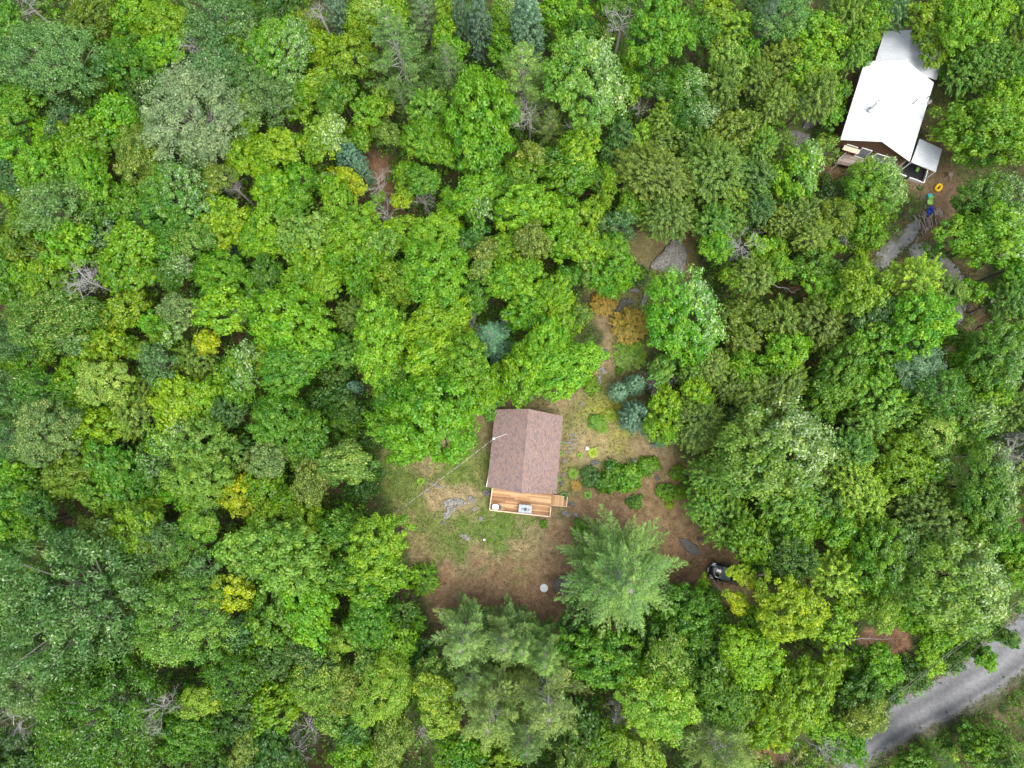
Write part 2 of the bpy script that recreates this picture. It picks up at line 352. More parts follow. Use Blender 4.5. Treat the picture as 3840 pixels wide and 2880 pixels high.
alb = mix(alb, wl, (.24, .135, .08))
alb = blobs(alb, [(2880, 2800, 60, .9), (3010, 1060, 60, .8), (2970, 1090, 60, .6), (1390, 640, 80, .8), (1480, 760, 70, .6), (2020, 810, 40, .5), (2560, 860, 50, .6), (3120, 640, 50, .6), (3160, 280, 30, .6)], (.16, .085, .05), n2)
wr = sstep(-45, 5, poly_dist(gpx, gpy, ROADPOLY)+(n3-.5)*50)
alb = mix(alb, wr*.7, (.095, .09, .06))
alb *= (.70+.6*n3)[..., None]
GZ = (fbm(GX, GY, 1.2, 5)-.5)*.10
far = (np.abs(GX) > 79) | (GY > 67) | (GY < -59)
GZ[far] = -.3
flat = np.maximum(sstep(-60, 10, poly_dist(gpx, gpy, ROADPOLY)), np.maximum(sstep(-40, 10, poly_dist(gpx, gpy, DRIVE1)), sstep(-40, 10, poly_dist(gpx, gpy, DRIVE2))))
flat = np.maximum(flat, sstep(-40, 10, poly_dist(gpx, gpy, DRIVE3)))
GZ = GZ*(1-flat)-.045*flat
alb[far] = (.05, .095, .02)
ny_, nx_ = GX.shape
idx = np.arange(ny_*nx_).reshape(ny_, nx_)
Q = np.stack([idx[:-1, :-1], idx[:-1, 1:], idx[1:, 1:], idx[1:, :-1]], -1).reshape(-1, 4)
me = np_mesh('ground', np.stack([GX, GY, GZ], -1).reshape(-1, 3), Q, [MAT['ground']], attrs={'albedo': ('FLOAT_COLOR', 'POINT', np.concatenate([alb.reshape(-1, 3), np.ones((ny_*nx_, 1))], 1))}, smooth=True)
tag(link('ground', me), 'dry lawn, grass patches and brown needle litter between the trees', kind='structure')

def resample(line, k):
    line = np.array(line, float); s = np.concatenate([[0], np.cumsum(np.hypot(*np.diff(line, axis=0).T))]); u = np.linspace(0, s[-1], k)
    return np.stack([np.interp(u, s, line[:, 0]), np.interp(u, s, line[:, 1])], 1)
def strip(name, up, lo, k, w, colour, z, label):
    A = resample(up, k); B = resample(lo, k); V = []; C = []
    for i in range(k):
        wpx = np.hypot(*(A[i]-B[i])); ja, jb = [((vnoise(i*1.0, s_, 4.1, 4)-.5)*24+(vnoise(i*1.0, s_, 1.3, 8)-.5)*12)/wpx for s_ in (0., 7.)]
        for j in range(w):
            u = j/(w-1); ue = u+ja*(1-u)**8+jb*u**8; p = A[i]*(1-ue)+B[i]*ue
            q = at(p[0], p[1], z); V.append(q); C.append((*colour(u, q), 1))
    idx = np.arange(k*w).reshape(k, w)
    Q = np.stack([idx[:-1, :-1], idx[1:, :-1], idx[1:, 1:], idx[:-1, 1:]], -1).reshape(-1, 4)
    me = np_mesh(name, V, Q, [MAT['gravel']], attrs={'albedo': ('FLOAT_COLOR', 'POINT', C)}, smooth=True)
    return tag(link(name, me), label, kind='structure')
def road_col(u, q):
    c = np.array((.115, .116, .12))
    for u0, w0, a in ((.33, .09, -.02), (.78, .08, -.03), (.12, .08, .01), (.55, .10, .028), (.9, .05, .02)):
        c = c+a*math.exp(-((u-u0)/w0)**2)
    c = c*(.9+.25*float(fbm(q[0], q[1], 3.0, 2)))
    if u > .93 or u < .04: c = c*.6+np.array((.11, .10, .06))*.4
    return c
strip('road', ROADUP, ROADLO, 160, 33, road_col, .004, 'grey gravel road with pale wheel tracks crossing the lower right corner')
def fan(name, poly, z, label):
    for _ in range(3): A_ = np.array(poly, float); B_ = np.roll(A_, -1, 0); poly = [tuple(p) for pr in zip(A_*.75+B_*.25, A_*.25+B_*.75) for p in pr]      # rounded corners
    P = resample(poly+[poly[0]], 140)[:-1]; c = P.mean(0); V = []; C = []; rings = 8
    cl = .5*(np.array(poly).min(0)+np.array(poly).max(0))
    spine = np.array([at(*p, z)[:2] for p in P])
    # star-shaped enough patches: rings shrink towards the medial line
    bm = bmesh.new(); vs = []
    for i, p in enumerate(P):
        p = p+(np.array([vnoise(i*1., 0., 2.3, 6), vnoise(i*1., 9., 2.3, 7)])-.5)*11
        vs.append(bm.verts.new(at(p[0], p[1], z)))
    f = bm.faces.new(vs); bmesh.ops.triangulate(bm, faces=[f])
    bmesh.ops.subdivide_edges(bm, edges=bm.edges[:], cuts=4, use_grid_fill=True)
    me = bpy.data.meshes.new(name); bm.normal_update()
    if sum(f.normal.z for f in bm.faces) < 0: bmesh.ops.reverse_faces(bm, faces=bm.faces[:])
    bm.to_mesh(me); bm.free()
    co = np.array([v.co[:] for v in me.vertices]); nn = fbm(co[:, 0], co[:, 1], 1.2, 31)
    colr = np.array((.235, .232, .222))[None]*(.75+.5*nn[:, None]); gr2 = sstep(.50, .66, fbm(co[:, 0], co[:, 1], 2.2, 77))[:, None]; colr = colr*(1-.75*gr2)+np.array((.10, .105, .04))*.75*gr2
    a = me.attributes.new('albedo', 'FLOAT_COLOR', 'POINT'); a.data.foreach_set('color', np.concatenate([colr, np.ones((len(co), 1))], 1).astype(np.float32).ravel())
    me.materials.append(MAT['gravel'])
    return tag(link(name, me), label, kind='structure')
fan('driveway', DRIVE1, .006, 'pale gravel driveway running towards the porch of the white-roofed house')
fan('driveway', DRIVE2, .010, 'curving gravel turning loop below the woodpile')
fan('driveway', DRIVE3, .006, 'short bit of gravel track at the right edge')

# ------------------------------------------------------------------ cabin with brown shingle roof
def lerp(a, b, t): return a*(1-t)+b*t
EV, RG = 2.75, 4.55
cabin = empty('cabin', at(1970, 1700, 0), 0, 'brown shingle-roofed wooden cabin with a cedar deck in the clearing', 'cabin')
def rel(p, o): return np.array(p)-np.array(o.location)
rc = {k: rel(at(*v), cabin) for k, v in dict(nw=(1858, 1536, EV), n=(1982, 1533, RG), ne=(2110, 1561, EV), se=(2086, 1851, EV), s=(1955, 1849, RG), sw=(1827, 1826, EV)).items()}
roof = MB()
roof.slab([rc['nw'], rc['sw'], rc['s'], rc['n']], .16); roof.slab([rc['n'], rc['s'], rc['se'], rc['ne']], .16)
roof_o = roof.obj('roof', MAT['ridge'], cabin)
SHW, SHE = .24, .14
unit = MB(); unit.add([(-.48, -.62, .022), (.48, -.62, .022), (.48, .5, .004), (-.48, .5, .004), (-.48, -.62, 0), (.48, -.62, 0)], [(0, 1, 2, 3), (4, 5, 1, 0), (4, 0, 3), (5, 2, 1)])
sh_me = unit.mesh('shingle', MAT['shingle'])
singles = []; rest = MB()
for (ra, rb, ea, eb) in ((rc['n'], rc['s'], rc['nw'], rc['sw']), (rc['s'], rc['n'], rc['se'], rc['ne'])):
    down = (ea+eb)/2-(ra+rb)/2; rows = int(np.linalg.norm(down)/SHE)
    for r_ in range(rows):
        v0 = (r_+.5)/rows; A = lerp(ra, ea, v0); B = lerp(rb, eb, v0); ax = B-A; Lr = np.linalg.norm(ax); ax = ax/Lr
        dn = down/np.linalg.norm(down); nm = np.cross(ax, dn); nm = nm if nm[2] > 0 else -nm; nm /= np.linalg.norm(nm)
        nn_ = int(round(Lr/SHW)); wd = Lr/nn_; off = [0, .5, .25, .75][r_ % 4]
        edges = [0]+[(i+off)*wd for i in range(nn_+1) if .12*wd < (i+off)*wd < Lr-.12*wd]+[Lr]
        for i in range(len(edges)-1):
            w_ = edges[i+1]-edges[i]; c = A+ax*(edges[i]+w_/2)+nm*.004
            y = -dn
            x = np.cross(y, nm)
            mt = Matrix(((x[0]*w_, y[0]*SHE*1.05, nm[0], c[0]), (x[1]*w_, y[1]*SHE*1.05, nm[1], c[1]), (x[2]*w_, y[2]*SHE*1.05, nm[2], c[2]), (0, 0, 0, 1)))
            singles.append((r_, mt))
singles.sort(key=lambda q: q[0])
for k_, (r_, mt) in enumerate(singles):
    if k_ < 300:
        o = bpy.data.objects.new('shingle', sh_me); COL.objects.link(o); o.parent = roof_o; o.matrix_local = mt
    else:
        rest.add([mt @ Vector(v) for v in unit.v], unit.f)
tag(rest.obj('shingle_courses', MAT['shingle'], roof_o), kind='stuff')
rm = MB(); ncap = 34
for i in range(ncap):
    a = lerp(rc['n'], rc['s'], i/ncap); b = lerp(rc['n'], rc['s'], (i+1.15)/ncap) if i < ncap-1 else rc['s']
    for sgn, e1, e2 in ((1, rc['nw'], rc['sw']), (-1, rc['ne'], rc['se'])):
        dwn = (e1+e2)/2-(rc['n']+rc['s'])/2; dwn = dwn/np.linalg.norm(dwn)*.15
        up_ = np.array([0, 0, .035]); l2 = np.array([0, 0, .012*(i % 2)])
        q = [a+up_, b+up_+[0, 0, .014], b+dwn+up_+[0, 0, .014], a+dwn+up_]
        rm.add(q, [(0, 1, 2, 3) if sgn > 0 else (3, 2, 1, 0)])
rm.obj('ridge_cap', MAT['shingle'], roof_o)
# fascia boards round the roof edge
for a, b in (('nw', 'sw'), ('ne', 'se')):
    f = MB(); f.slab([rc[a]+[0, 0, -.02], rc[b]+[0, 0, -.02], rc[b]*np.array([1.006, 1, 1])+[0, 0, -.02], rc[a]*np.array([1.006, 1, 1])+[0, 0, -.02]], .2); f.obj('fascia', MAT['white'], roof_o)
# walls
cen = (rc['nw']+rc['ne']+rc['sw']+rc['se'])/4; cen[2] = 0
wl_ = {k: (rc[k]-cen)*np.array([.90, .90, 0])+cen for k in ('nw', 'ne', 'se', 'sw')}
wm = MB(); ks = ['nw', 'sw', 'se', 'ne']
H0, HW = .0, EV-.14
vs = [wl_[k]*np.array([1, 1, 0]) for k in ks]+[wl_[k]*np.array([1, 1, 0])+[0, 0, HW] for k in ks]
gn = (wl_['nw']+wl_['ne'])/2; gs = (wl_['sw']+wl_['se'])/2
vs += [gn*np.array([1, 1, 0])+[0, 0, RG-.25], gs*np.array([1, 1, 0])+[0, 0, RG-.25]]
wm.add(vs, [(0, 1, 5, 4), (1, 2, 6, 9, 5), (2, 3, 7, 6), (3, 0, 4, 8, 7), (0, 3, 2, 1)])
wm.obj('wall', MAT['brownwall'], cabin)
def wall_unit(name, parent, a, b, u, z, w, h, matf, matp, pane='pane'):
    """framed opening proud of wall a->b at fraction u, sill height z"""
    a = np.array(a, float); b = np.array(b, float); d = (b-a); d[2] = 0; d /= np.linalg.norm(d); nrm = np.array([d[1], -d[0], 0]); c = lerp(a, b, u); c[2] = z+h/2; an = math.atan2(d[1], d[0])
    f = MB()
    for dx, dz, ww, hh in ((-w/2, 0, .08, h+.08), (w/2, 0, .08, h+.08), (0, h/2, w-.08, .08), (0, -h/2, w-.08, .08)):
        p = c+d*dx+nrm*.03; f.box((p[0], p[1], p[2]+dz), (ww, .08, hh), an)
    fo = f.obj(name, matf, parent)
    g = MB(); p = c+nrm*.015; g.box(p, (w-.08, .03, h-.08), an); g.obj(pane, matp, fo)
    return fo, d, nrm, c
wall_unit('window', cabin, wl_['sw'], wl_['se'], .22, 1.35, 1.3, 1.0, MAT['white'], MAT['glass'])
fo, d, nrm, c = wall_unit('door', cabin, wl_['sw'], wl_['se'], .5, .62, .95, 1.95, MAT['white'], MAT['brownwall'], 'door_leaf')
h_ = MB(); p = c+d*.33+nrm*.08; h_.box(p, (.12, .05, .04), math.atan2(d[1], d[0])); h_.obj('handle', MAT['steel'], fo)
wall_unit('window', cabin, wl_['sw'], wl_['se'], .78, 1.35, 1.3, 1.0, MAT['white'], MAT['glass'])
for u in (.3, .7):
    wall_unit('window', cabin, wl_['nw'], wl_['sw'], u, 1.2, 1.1, 1.0, MAT['white'], MAT['glass'])
    wall_unit('window', cabin, wl_['se'], wl_['ne'], u, 1.2, 1.1, 1.0, MAT['white'], MAT['glass'])
# deck
DZ = .60
dk = {k: rel(at(*v), cabin) for k, v in dict(nw=(1845.5, 1800, DZ), sw=(1837, 1913, DZ), se=(2062, 1937, DZ), ne=(2071, 1824, DZ)).items()}
deck = MB(); deck.slab([p+[0, 0, -.05] for p in (dk['nw'], dk['sw'], dk['se'], dk['ne'])], .18)
for k in ('sw', 'se'): deck.box(dk[k]*np.array([.98, .98, 0])+[0, 0, .18], (.14, .14, .36))
deck_o = deck.obj('deck', MAT['brownwall'], cabin)
LB = np.linalg.norm(dk['sw']-dk['nw']); nb = int(LB/.145); 
for i in range(nb):
    a = lerp(dk['nw'], dk['sw'], i/nb); b = lerp(dk['ne'], dk['se'], i/nb); a2 = lerp(dk['nw'], dk['sw'], (i+.93)/nb); b2 = lerp(dk['ne'], dk['se'], (i+.93)/nb)
    cuts = [0, R.choice([.32, .5, .66]), 1] if i % 3 else [0, R.choice([.25, .4]), R.choice([.6, .75]), 1]
    for u, v in zip(cuts[:-1], cuts[1:]):
        v_ = v-.0012 if v < 1 else v
        pts = [lerp(a, b, u), lerp(a2, b2, u), lerp(a2, b2, v_), lerp(a, b, v_)]
        c = sum(pts)/4; ang = math.atan2(*(b-a)[[1, 0]]); q = MB(); ca, sa = math.cos(-ang), math.sin(-ang); loc = []
        for p in pts:
            d_ = p-c; loc.append((d_[0]*ca-d_[1]*sa, d_[0]*sa+d_[1]*ca, R.uniform(-.002, .002)))
        q.slab(loc, .03); o = q.obj('board', MAT['deck'], deck_o, loc=c, rot=(0, 0, ang))
# railing: left, front and short right part, with posts and balusters
def railing(parent, pts, z0, h, matm, name='railing', bal=.14):
    top = MB(); bars = MB(); posts = MB()
    for a, b in zip(pts[:-1], pts[1:]):
        a = np.array(a, float); b = np.array(b, float); L_ = np.linalg.norm((b-a)[:2]); an = math.atan2(b[1]-a[1], b[0]-a[0]); c = (a+b)/2
        top.box((c[0], c[1], z0+h), (L_+.06, .085, .04), an); top.box((c[0], c[1], z0+.12), (L_, .04, .05), an)
        k = max(2, int(L_/bal))
        for i in range(1, k): p = lerp(a, b, i/k); bars.box((p[0], p[1], z0+h/2+.05), (.03, .03, h-.12), an)
        for i in range(int(L_/1.6)+1): p = lerp(a, b, i/max(1, int(L_/1.6))); posts.box((p[0], p[1], z0+h/2-.1), (.09, .09, h+.16), an)
    t_ = top.obj(name, matm, parent); bars.obj('balusters', matm, t_); posts.obj('posts', matm, t_)
    return t_
def rr(px, py, z): return rel(at(px, py, z), cabin)
zr = DZ+.80
ra_ = [rr(1846, 1832, zr), rr(1836, 1913, zr), rr(2062, 1938, zr), rr(2066, 1902, zr)]
railing(cabin, [p*np.array([1, 1, 0]) for p in ra_], DZ, .80, MAT['rail'])
# stairs on the right of the deck
st = {k: np.array(v) for k, v in dict(a=(2069, 1856), b=(2127, 1863), c=(2124, 1900), d=(2066, 1895)).items()}
stairs = MB()
for side in ('ab', 'dc'):
    p, q = st[side[0]], st[side[1]]; p3, q3 = rr(*p, .5), rr(*q, .1)
    stairs.slab([p3+[0, .03, 0], p3+[0, -.03, 0], q3+[0, -.03, 0], q3+[0, .03, 0]], .22)
stairs_o = stairs.obj('stairs', MAT['rail'], cabin)
for i in range(5):
    for j in range(2):
        u0 = (i*2+j+.04)/10; u1 = (i*2+j+.94)/10; z = .52-.095*i
        pts = [rr(*lerp(st[x], st[y], u), z) for x, y, u in (('a', 'b', u0), ('d', 'c', u0), ('d', 'c', u1), ('a', 'b', u1))]
        c = sum(pts)/4; q = MB(); q.slab([(pp-c)[[1, 0, 2]]*np.array([-1, 1, 1]) for pp in pts], .035); q.obj('tread', MAT['deck'], stairs_o, loc=c, rot=(0, 0, -math.pi/2))
railing(stairs_o, [rr(2127, 1864, .3)*np.array([1, 1, 0]), rr(2124, 1899, .3)*np.array([1, 1, 0])], .1, .5, MAT['rail'], 'stair_rail', .3)
# white side landing by the left wall
la = MB(); pts = [rr(1836, 1750, 1.0), rr(1823, 1824, 1.0), rr(1850, 1826, 1.0), rr(1863, 1752, 1.0)]
la.slab(pts, .10); lo_ = la.obj('side_landing', MAT['white'], cabin)
for p in pts[:2]:
    q = MB(); q.box((p[0]+.06, p[1], .45), (.08, .08, .9)); q.obj('post', MAT['white'], lo_)
for i in range(6):
    q = MB(); p = lerp(pts[1], pts[2], (i+.5)/6); q.box((p[0], p[1]-.03, .86), (.03, .03, .18)); q.obj('slat', MAT['white'], lo_)
# service mast with cable
mast = MB(); mp = rel(at(1846, 1640, 0), cabin); mt_ = rel(at(1852, 1645, 4.3), cabin)
mast.tube([(mt_[0], mt_[1], .6), (mt_[0], mt_[1], 4.3)], .035, 8)
mast_o = mast.obj('service_mast', MAT['steel'], cabin)
hd = MB(); hd.tube([mt_+np.array([.13*math.cos(a), .10*math.sin(a), .05]) for a in np.linspace(0, 2*math.pi, 15)], .02, 6); hd.obj('cable_loop', MAT['white'], mast_o)
gy_ = MB(); gy_.tube([mt_, rel(at(1900, 1627, 3.75), cabin)], .022, 6); gy_.obj('stay_rod', MAT['steel'], mast_o)
c0 = at(1852, 1645, 4.3); c1 = at(1440, 1955, 6.5)
line = [lerp(c0, c1, u)-np.array([0, 0, .9*4*u*(1-u)]) for u in np.linspace(0, 1, 150)]
cab_root = empty('service_cable', c0, 0, 'twisted black and white power cable from the cabin roof into the trees', 'cable')
Lc = np.linalg.norm(c1-c0); dr = (c1-c0)/Lc; sdv = np.cross(dr, [0, 0, 1]); sdv /= np.linalg.norm(sdv); upv = np.cross(sdv, dr)
for ph, mm, nm_ in ((0, 'concrete', 'neutral_wire'), (math.pi, 'black', 'live_wire')):
    q = MB(); q.tube([p-c0+.016*(sdv*math.cos(ph+i/149*Lc*6.5)+upv*math.sin(ph+i/149*Lc*6.5)) for i, p in enumerate(line)], .012, 5); q.obj(nm_, MAT[mm], cab_root)
# barbecue
g0 = at(1860, 1899, DZ); ang_d = math.atan2(*(dk['se']-dk['sw'])[[1, 0]])
bbq = empty('barbecue', g0, ang_d, 'black barbecue with silver lid and side shelves on the cedar deck', 'barbecue')
b_ = MB(); b_.box((0, 0, .42), (.62, .5, .7)); b_.obj('cart', MAT['black'], bbq, bevel=.02)
lid = MB(); prof = [(-.25, 0), (-.25, .12), (-.17, .24), (0, .28), (.17, .24), (.25, .12), (.25, 0)]
lid.add([(-.33, y, .79+z) for y, z in prof]+[(.33, y, .79+z) for y, z in prof], [tuple(range(7))[::-1], tuple(range(7, 14))]+[(i, i+1, i+8, i+7) for i in range(6)]+[(6, 0, 7, 13)]); lid_o = lid.obj('lid', MAT['white'], bbq)
hh = MB(); hh.tube([(-.26, -.30, .92), (.26, -.30, .92)], .018, 6); hh.obj('handle', MAT['steel'], lid_o)
th = MB(); th.box((0, .2, 1.03), (.5, .12, .04)); th.obj('warming_rim', MAT['steel'], lid_o)
for s_ in (-1, 1): q = MB(); q.box((s_*.47, 0, .80), (.28, .46, .05)); q.obj('side_shelf', MAT['black'], bbq, bevel=.01)
for s_ in (-1, 1):
    for t_ in (-1, 1): q = MB(); q.tube([(s_*.27-.02, t_*.2, .06), (s_*.27+.02, t_*.2, .06)], .06, 10); q.obj('wheel', MAT['rubber'], bbq)
# fire table
t0 = at(1969.5, 1910, DZ+.6); t0[2] = DZ
ft = empty('fire_table', t0, ang_d, 'grey tiled fire table with black burner square on the cedar deck', 'table')
q = MB(); q.box((0, 0, .28), (1.2, .75, .54)); q.obj('pedestal', MAT['black'], ft, bevel=.02)
tp = MB(); tp.box((0, 0, .575), (1.46, .98, .05)); tpo = tp.obj('tabletop', MAT['grey'], ft)
for i in range(4):
    for j in range(2): q = MB(); q.box(((i-1.5)*.362, (j-.5)*.482, .606), (.352, .472, .014)); q.obj('tile', MAT['grey'], tpo)
q = MB(); q.box((0, 0, .63), (.32, .30, .04)); q.obj('burner_lid', MAT['black'], ft, bevel=.008)
for s_ in (-1, 1): q = MB(); q.lathe((s_*.33, -.02*s_, .612), [(.075, 0), (.075, .05), (.05, .055)], 12); q.obj('cup_holder', MAT['black'], ft)

# ------------------------------------------------------------------ white-roofed house
HE, HR = 3.7, 5.5
hs = empty('house', at(3290, 440, 0), 0, 'brown timber house under a bright white metal roof at upper right', 'house')
def hp(px, py, z): return rel(at(px, py, z), hs)
def metal_slope(parent, ra, rb, ea, eb, pw=.92, name='roof_panel'):
    """ribbed sheets running from ridge (ra..rb) to eave (ea..eb)"""
    L_ = np.linalg.norm(rb-ra); k = max(2, int(round(L_/pw))); nm = np.cross(rb-ra, ea-ra); nm /= np.linalg.norm(nm); nm = nm if nm[2] > 0 else -nm
    for i in range(k):
        u0, u1 = i/k, (i+1)/k-.0006
        a, b, c, d_ = lerp(ra, rb, u0), lerp(ra, rb, u1), lerp(ea, eb, u1), lerp(ea, eb, u0)
        q = MB(); lift = nm*(.012 if i % 2 else .004)
        q.slab([a+lift, d_+lift, c+lift, b+lift] if np.cross(d_-a, b-a)[2] > 0 else [a+lift, b+lift, c+lift, d_+lift], .03, nm)
        for v in (.04, .36, .68):
            e0, e1, f0, f1 = lerp(a, b, v), lerp(a, b, v+.05), lerp(d_, c, v), lerp(d_, c, v+.05)
            em, fm = (e0+e1)/2+nm*.03, (f0+f1)/2+nm*.03
            q.add([e0+nm*.013, f0+nm*.013, fm, em, e1+nm*.013, f1+nm*.013], [(0, 1, 2, 3), (3, 2, 5, 4), (0, 3, 4), (1, 5, 2)])
        q.obj(name, MAT['metalroof'], parent)
W = dict(nw=hp(3243, 229, HE), n=hp(3398, 226, HR), ne=hp(3502, 310, HE), se=hp(3411, 606, HE), s=hp(3308, 532, HR), sw=hp(3151, 525, HE))
hro = MB(); hro.slab([W['nw']-[0, 0, .05], W['sw']-[0, 0, .05], W['s']-[0, 0, .05], W['n']-[0, 0, .05]], .12); hro.slab([W['n']-[0, 0, .05], W['s']-[0, 0, .05], W['se']-[0, 0, .05], W['ne']-[0, 0, .05]], .12)
hroof = hro.obj('roof', MAT['brownwall'], hs)
metal_slope(hroof, W['n'], W['s'], W['nw'], W['sw']); metal_slope(hroof, W['n'], W['s'], W['ne'], W['se'])
q = MB()
for e1, e2 in (('nw', 'sw'), ('ne', 'se')):
    dn = (W[e1]+W[e2]-W['n']-W['s'])/2; dn = dn/np.linalg.norm(dn)*.22; up_ = np.array([0, 0, .065]); q.slab([W['n']+up_, W['s']+up_, W['s']+dn+up_, W['n']+dn+up_], .012)
q.obj('ridge_cap', MAT['metalroof'], hroof)
RE, RR = 3.0, 4.4
X = dict(nw=hp(3317, 117, RE), n=hp(3424, 112, RR), ne=hp(3548, 172, RE), se=hp(3512, 300, RE), s=hp(3388, 262, RR), sw=hp(3272, 262, RE))
rro = MB(); rro.slab([X['nw']-[0, 0, .05], X['sw']-[0, 0, .05], X['s']-[0, 0, .05], X['n']-[0, 0, .05]], .1); rro.slab([X['n']-[0, 0, .05], X['s']-[0, 0, .05], X['se']-[0, 0, .05], X['ne']-[0, 0, .05]], .1)
rroof = rro.obj('rear_roof', MAT['brownwall'], hs)
metal_slope(rroof, X['n'], X['s'], X['nw'], X['sw']); metal_slope(rroof, X['n'], X['s'], X['ne'], X['se'], .5)
# walls
def wall_box(name, C, k, zt, zr, mat, parent, s=.9):
    c0_ = (C['nw']+C['ne']+C['sw']+C['se'])/4
    B = {q_: (C[q_]-c0_)*s+c0_ for q_ in ('nw', 'sw', 'se', 'ne')}
    v = [B[q_]*np.array([1, 1, 0]) for q_ in ('nw', 'sw', 'se', 'ne')]; v += [p+[0, 0, zt] for p in v[:4]]
    v += [(v[0]+v[3])/2+[0, 0, zr], (v[1]+v[2])/2+[0, 0, zr]]
    q = MB(); q.add(v, [(0, 1, 5, 4), (1, 2, 6, 9, 5), (2, 3, 7, 6), (3, 0, 4, 8, 7), (0, 3, 2, 1)]); q.obj(name, mat, parent); return B
HB = {k_: v_*np.array([1, 1, 0]) for k_, v_ in wall_box('wall', W, 0, HE-.13, HR-.25, MAT['brownwall'], hs, .93).items()}
wall_box('rear_wall', X, 0, RE-.12, RR-.3, MAT['brownwall'], hs, .9)
DZ2 = .9
for u, w_, z_, h__ in ((.20, 1.2, 1.5, 1.3), (.42, 1.1, 1.0, 2.0), (.66, 1.1, 1.3, 1.5), (.82, 1.1, 1.3, 1.5)):
    fo, d, nrm, c = wall_unit('window', hs, HB['sw'], HB['se'], u, z_, w_, h__, MAT['white'], MAT['glass'])
for u in (.31, .53, .92):
    c = lerp(HB['sw'], HB['se'], u); q = MB(); dd = HB['se']-HB['sw']; q.box((c[0]+.03, c[1]-.05, 1.9), (.16, .1, 2.4), math.atan2(dd[1], dd[0])); q.obj('timber_post', MAT['brownwall'], hs)
sgd = (HB['se']-HB['sw'])/np.linalg.norm((HB['se']-HB['sw'])); sgn_ = np.array([sgd[1], -sgd[0], 0]); sga = math.atan2(sgd[1], sgd[0])
for u in (.33, .555):
    c = lerp(HB['sw'], HB['se'], u)+sgn_*.18; q = MB(); q.lathe((c[0], c[1], 2.15), [(.02, .2), (.15, .12), (.18, 0), (.13, -.14), (.03, -.18)][::-1], 12); q.obj('globe_lamp', MAT['white'], hs, smooth=True)
c = lerp(HB['sw'], HB['se'], .5)+sgn_*.16
# red and white valance hung over the left windows
vl = MB(); c = lerp(HB['sw'], HB['se'], .21)+sgn_*.55; vl.add([tuple(c+sgd*-.9+np.array([0, 0, 2.62])-sgn_*.45), tuple(c+sgd*.9+np.array([0, 0, 2.62])-sgn_*.45), tuple(c+sgd*.9+[0, 0, 2.35]), tuple(c+sgd*-.9+[0, 0, 2.35])], [(0, 3, 2, 1)]); vlo = vl.obj('awning', MAT['rail'], hs)
for i in range(7): q = MB(); p = c+sgd*(-.8+i*.265)+np.array([0, 0, 2.33]); q.box(p, (.12, .03, .12), sga); q.obj('trim_stripe', MAT['red'], vlo)
# deck of the house
HD = dict(nw=hp(3203, 545, DZ2), sw=hp(3129, 612, DZ2), se=hp(3352, 662, DZ2), ne=hp(3400, 602, DZ2))
q = MB(); q.slab([HD[k]-[0, 0, .05] for k in ('nw', 'sw', 'se', 'ne')], .16)
for k in ('sw', 'se', 'ne'): q.box((HD[k][0], HD[k][1], .4), (.14, .14, .8))
hdeck = q.obj('deck', MAT['brownwall'], hs)
nb = int(np.linalg.norm(HD['sw']-HD['nw'])/.15)
for i in range(nb):
    pts = [lerp(HD['nw'], HD['sw'], i/nb), lerp(HD['nw'], HD['sw'], (i+.93)/nb), lerp(HD['ne'], HD['se'], (i+.93)/nb), lerp(HD['ne'], HD['se'], i/nb)]
    c = sum(pts)/4; an = math.atan2(*(pts[3]-pts[0])[[1, 0]]); ca, sa = math.cos(-an), math.sin(-an)
    q = MB(); q.slab([((p-c)[0]*ca-(p-c)[1]*sa, (p-c)[0]*sa+(p-c)[1]*ca, 0) for p in pts], .03); q.obj('board', MAT['greydeck'], hdeck, loc=c, rot=(0, 0, an))
railing(hs, [HD['nw'], HD['sw'], lerp(HD['sw'], HD['se'], .28)], DZ2, .9, MAT['greywood'], bal=.4)
railing(hs, [lerp(HD['nw'], HD['ne'], .42)*np.array([1, 1, 0]), lerp(HD['sw'], HD['se'], .33)*np.array([1, 1, 0])], DZ2, .9, MAT['greywood'], bal=.5)
# porch with white sheet roof and white knee rail
PZ = 2.75
P4 = [hp(3449, 520, PZ), hp(3533, 559, PZ-.15), hp(3509, 645, PZ-.15), hp(3417, 607, PZ)]
porch = MB(); porch.slab([p-[0, 0, .03] for p in (P4[0], P4[3], P4[2], P4[1])], .09); po = porch.obj('porch_roof', MAT['white'], hs)
metal_slope(po, P4[0], P4[3], P4[1], P4[2], .9)
pf = [p*np.array([1, 1, 0]) for p in P4]; pc = sum(pf)/4; pf = [pc+(p-pc)*.97 for p in pf]
ext = (pf[3]-pf[0]); ext = ext/np.linalg.norm(ext)*.55
fl = MB(); fl.slab([p+[0, 0, .16] for p in (pf[0], pf[3]+ext, pf[2]+ext, pf[1])], .14); fl.obj('porch_floor', MAT['black'], hs)
for i in (2, 3): q = MB(); q.box((pf[i][0], pf[i][1], PZ/2), (.1, .1, PZ-.2)); q.obj('porch_post', MAT['white'], hs)
a, b = pf[3]+ext-(pf[2]-pf[3])*.25, pf[2]+ext
for u0, u1 in ((0, .42), (.52, 1)):
    p, r_ = lerp(a, b, u0), lerp(a, b, u1); c = (p+r_)/2; q = MB(); q.box((c[0], c[1], .62), (np.linalg.norm(r_-p), .12, .10), math.atan2(*(r_-p)[[1, 0]])); q.box((c[0], c[1], .32), (np.linalg.norm(r_-p), .04, .5), math.atan2(*(r_-p)[[1, 0]])); q.obj('porch_rail', MAT['white'], hs)
c = (b+pf[1])/2; q = MB(); dd = pf[1]-b; q.box((c[0], c[1], .62), (np.linalg.norm(dd), .12, .10), math.atan2(dd[1], dd[0])); q.box((c[0], c[1], .32), (np.linalg.norm(dd), .04, .5), math.atan2(dd[1], dd[0])); q.obj('porch_rail', MAT['white'], hs)
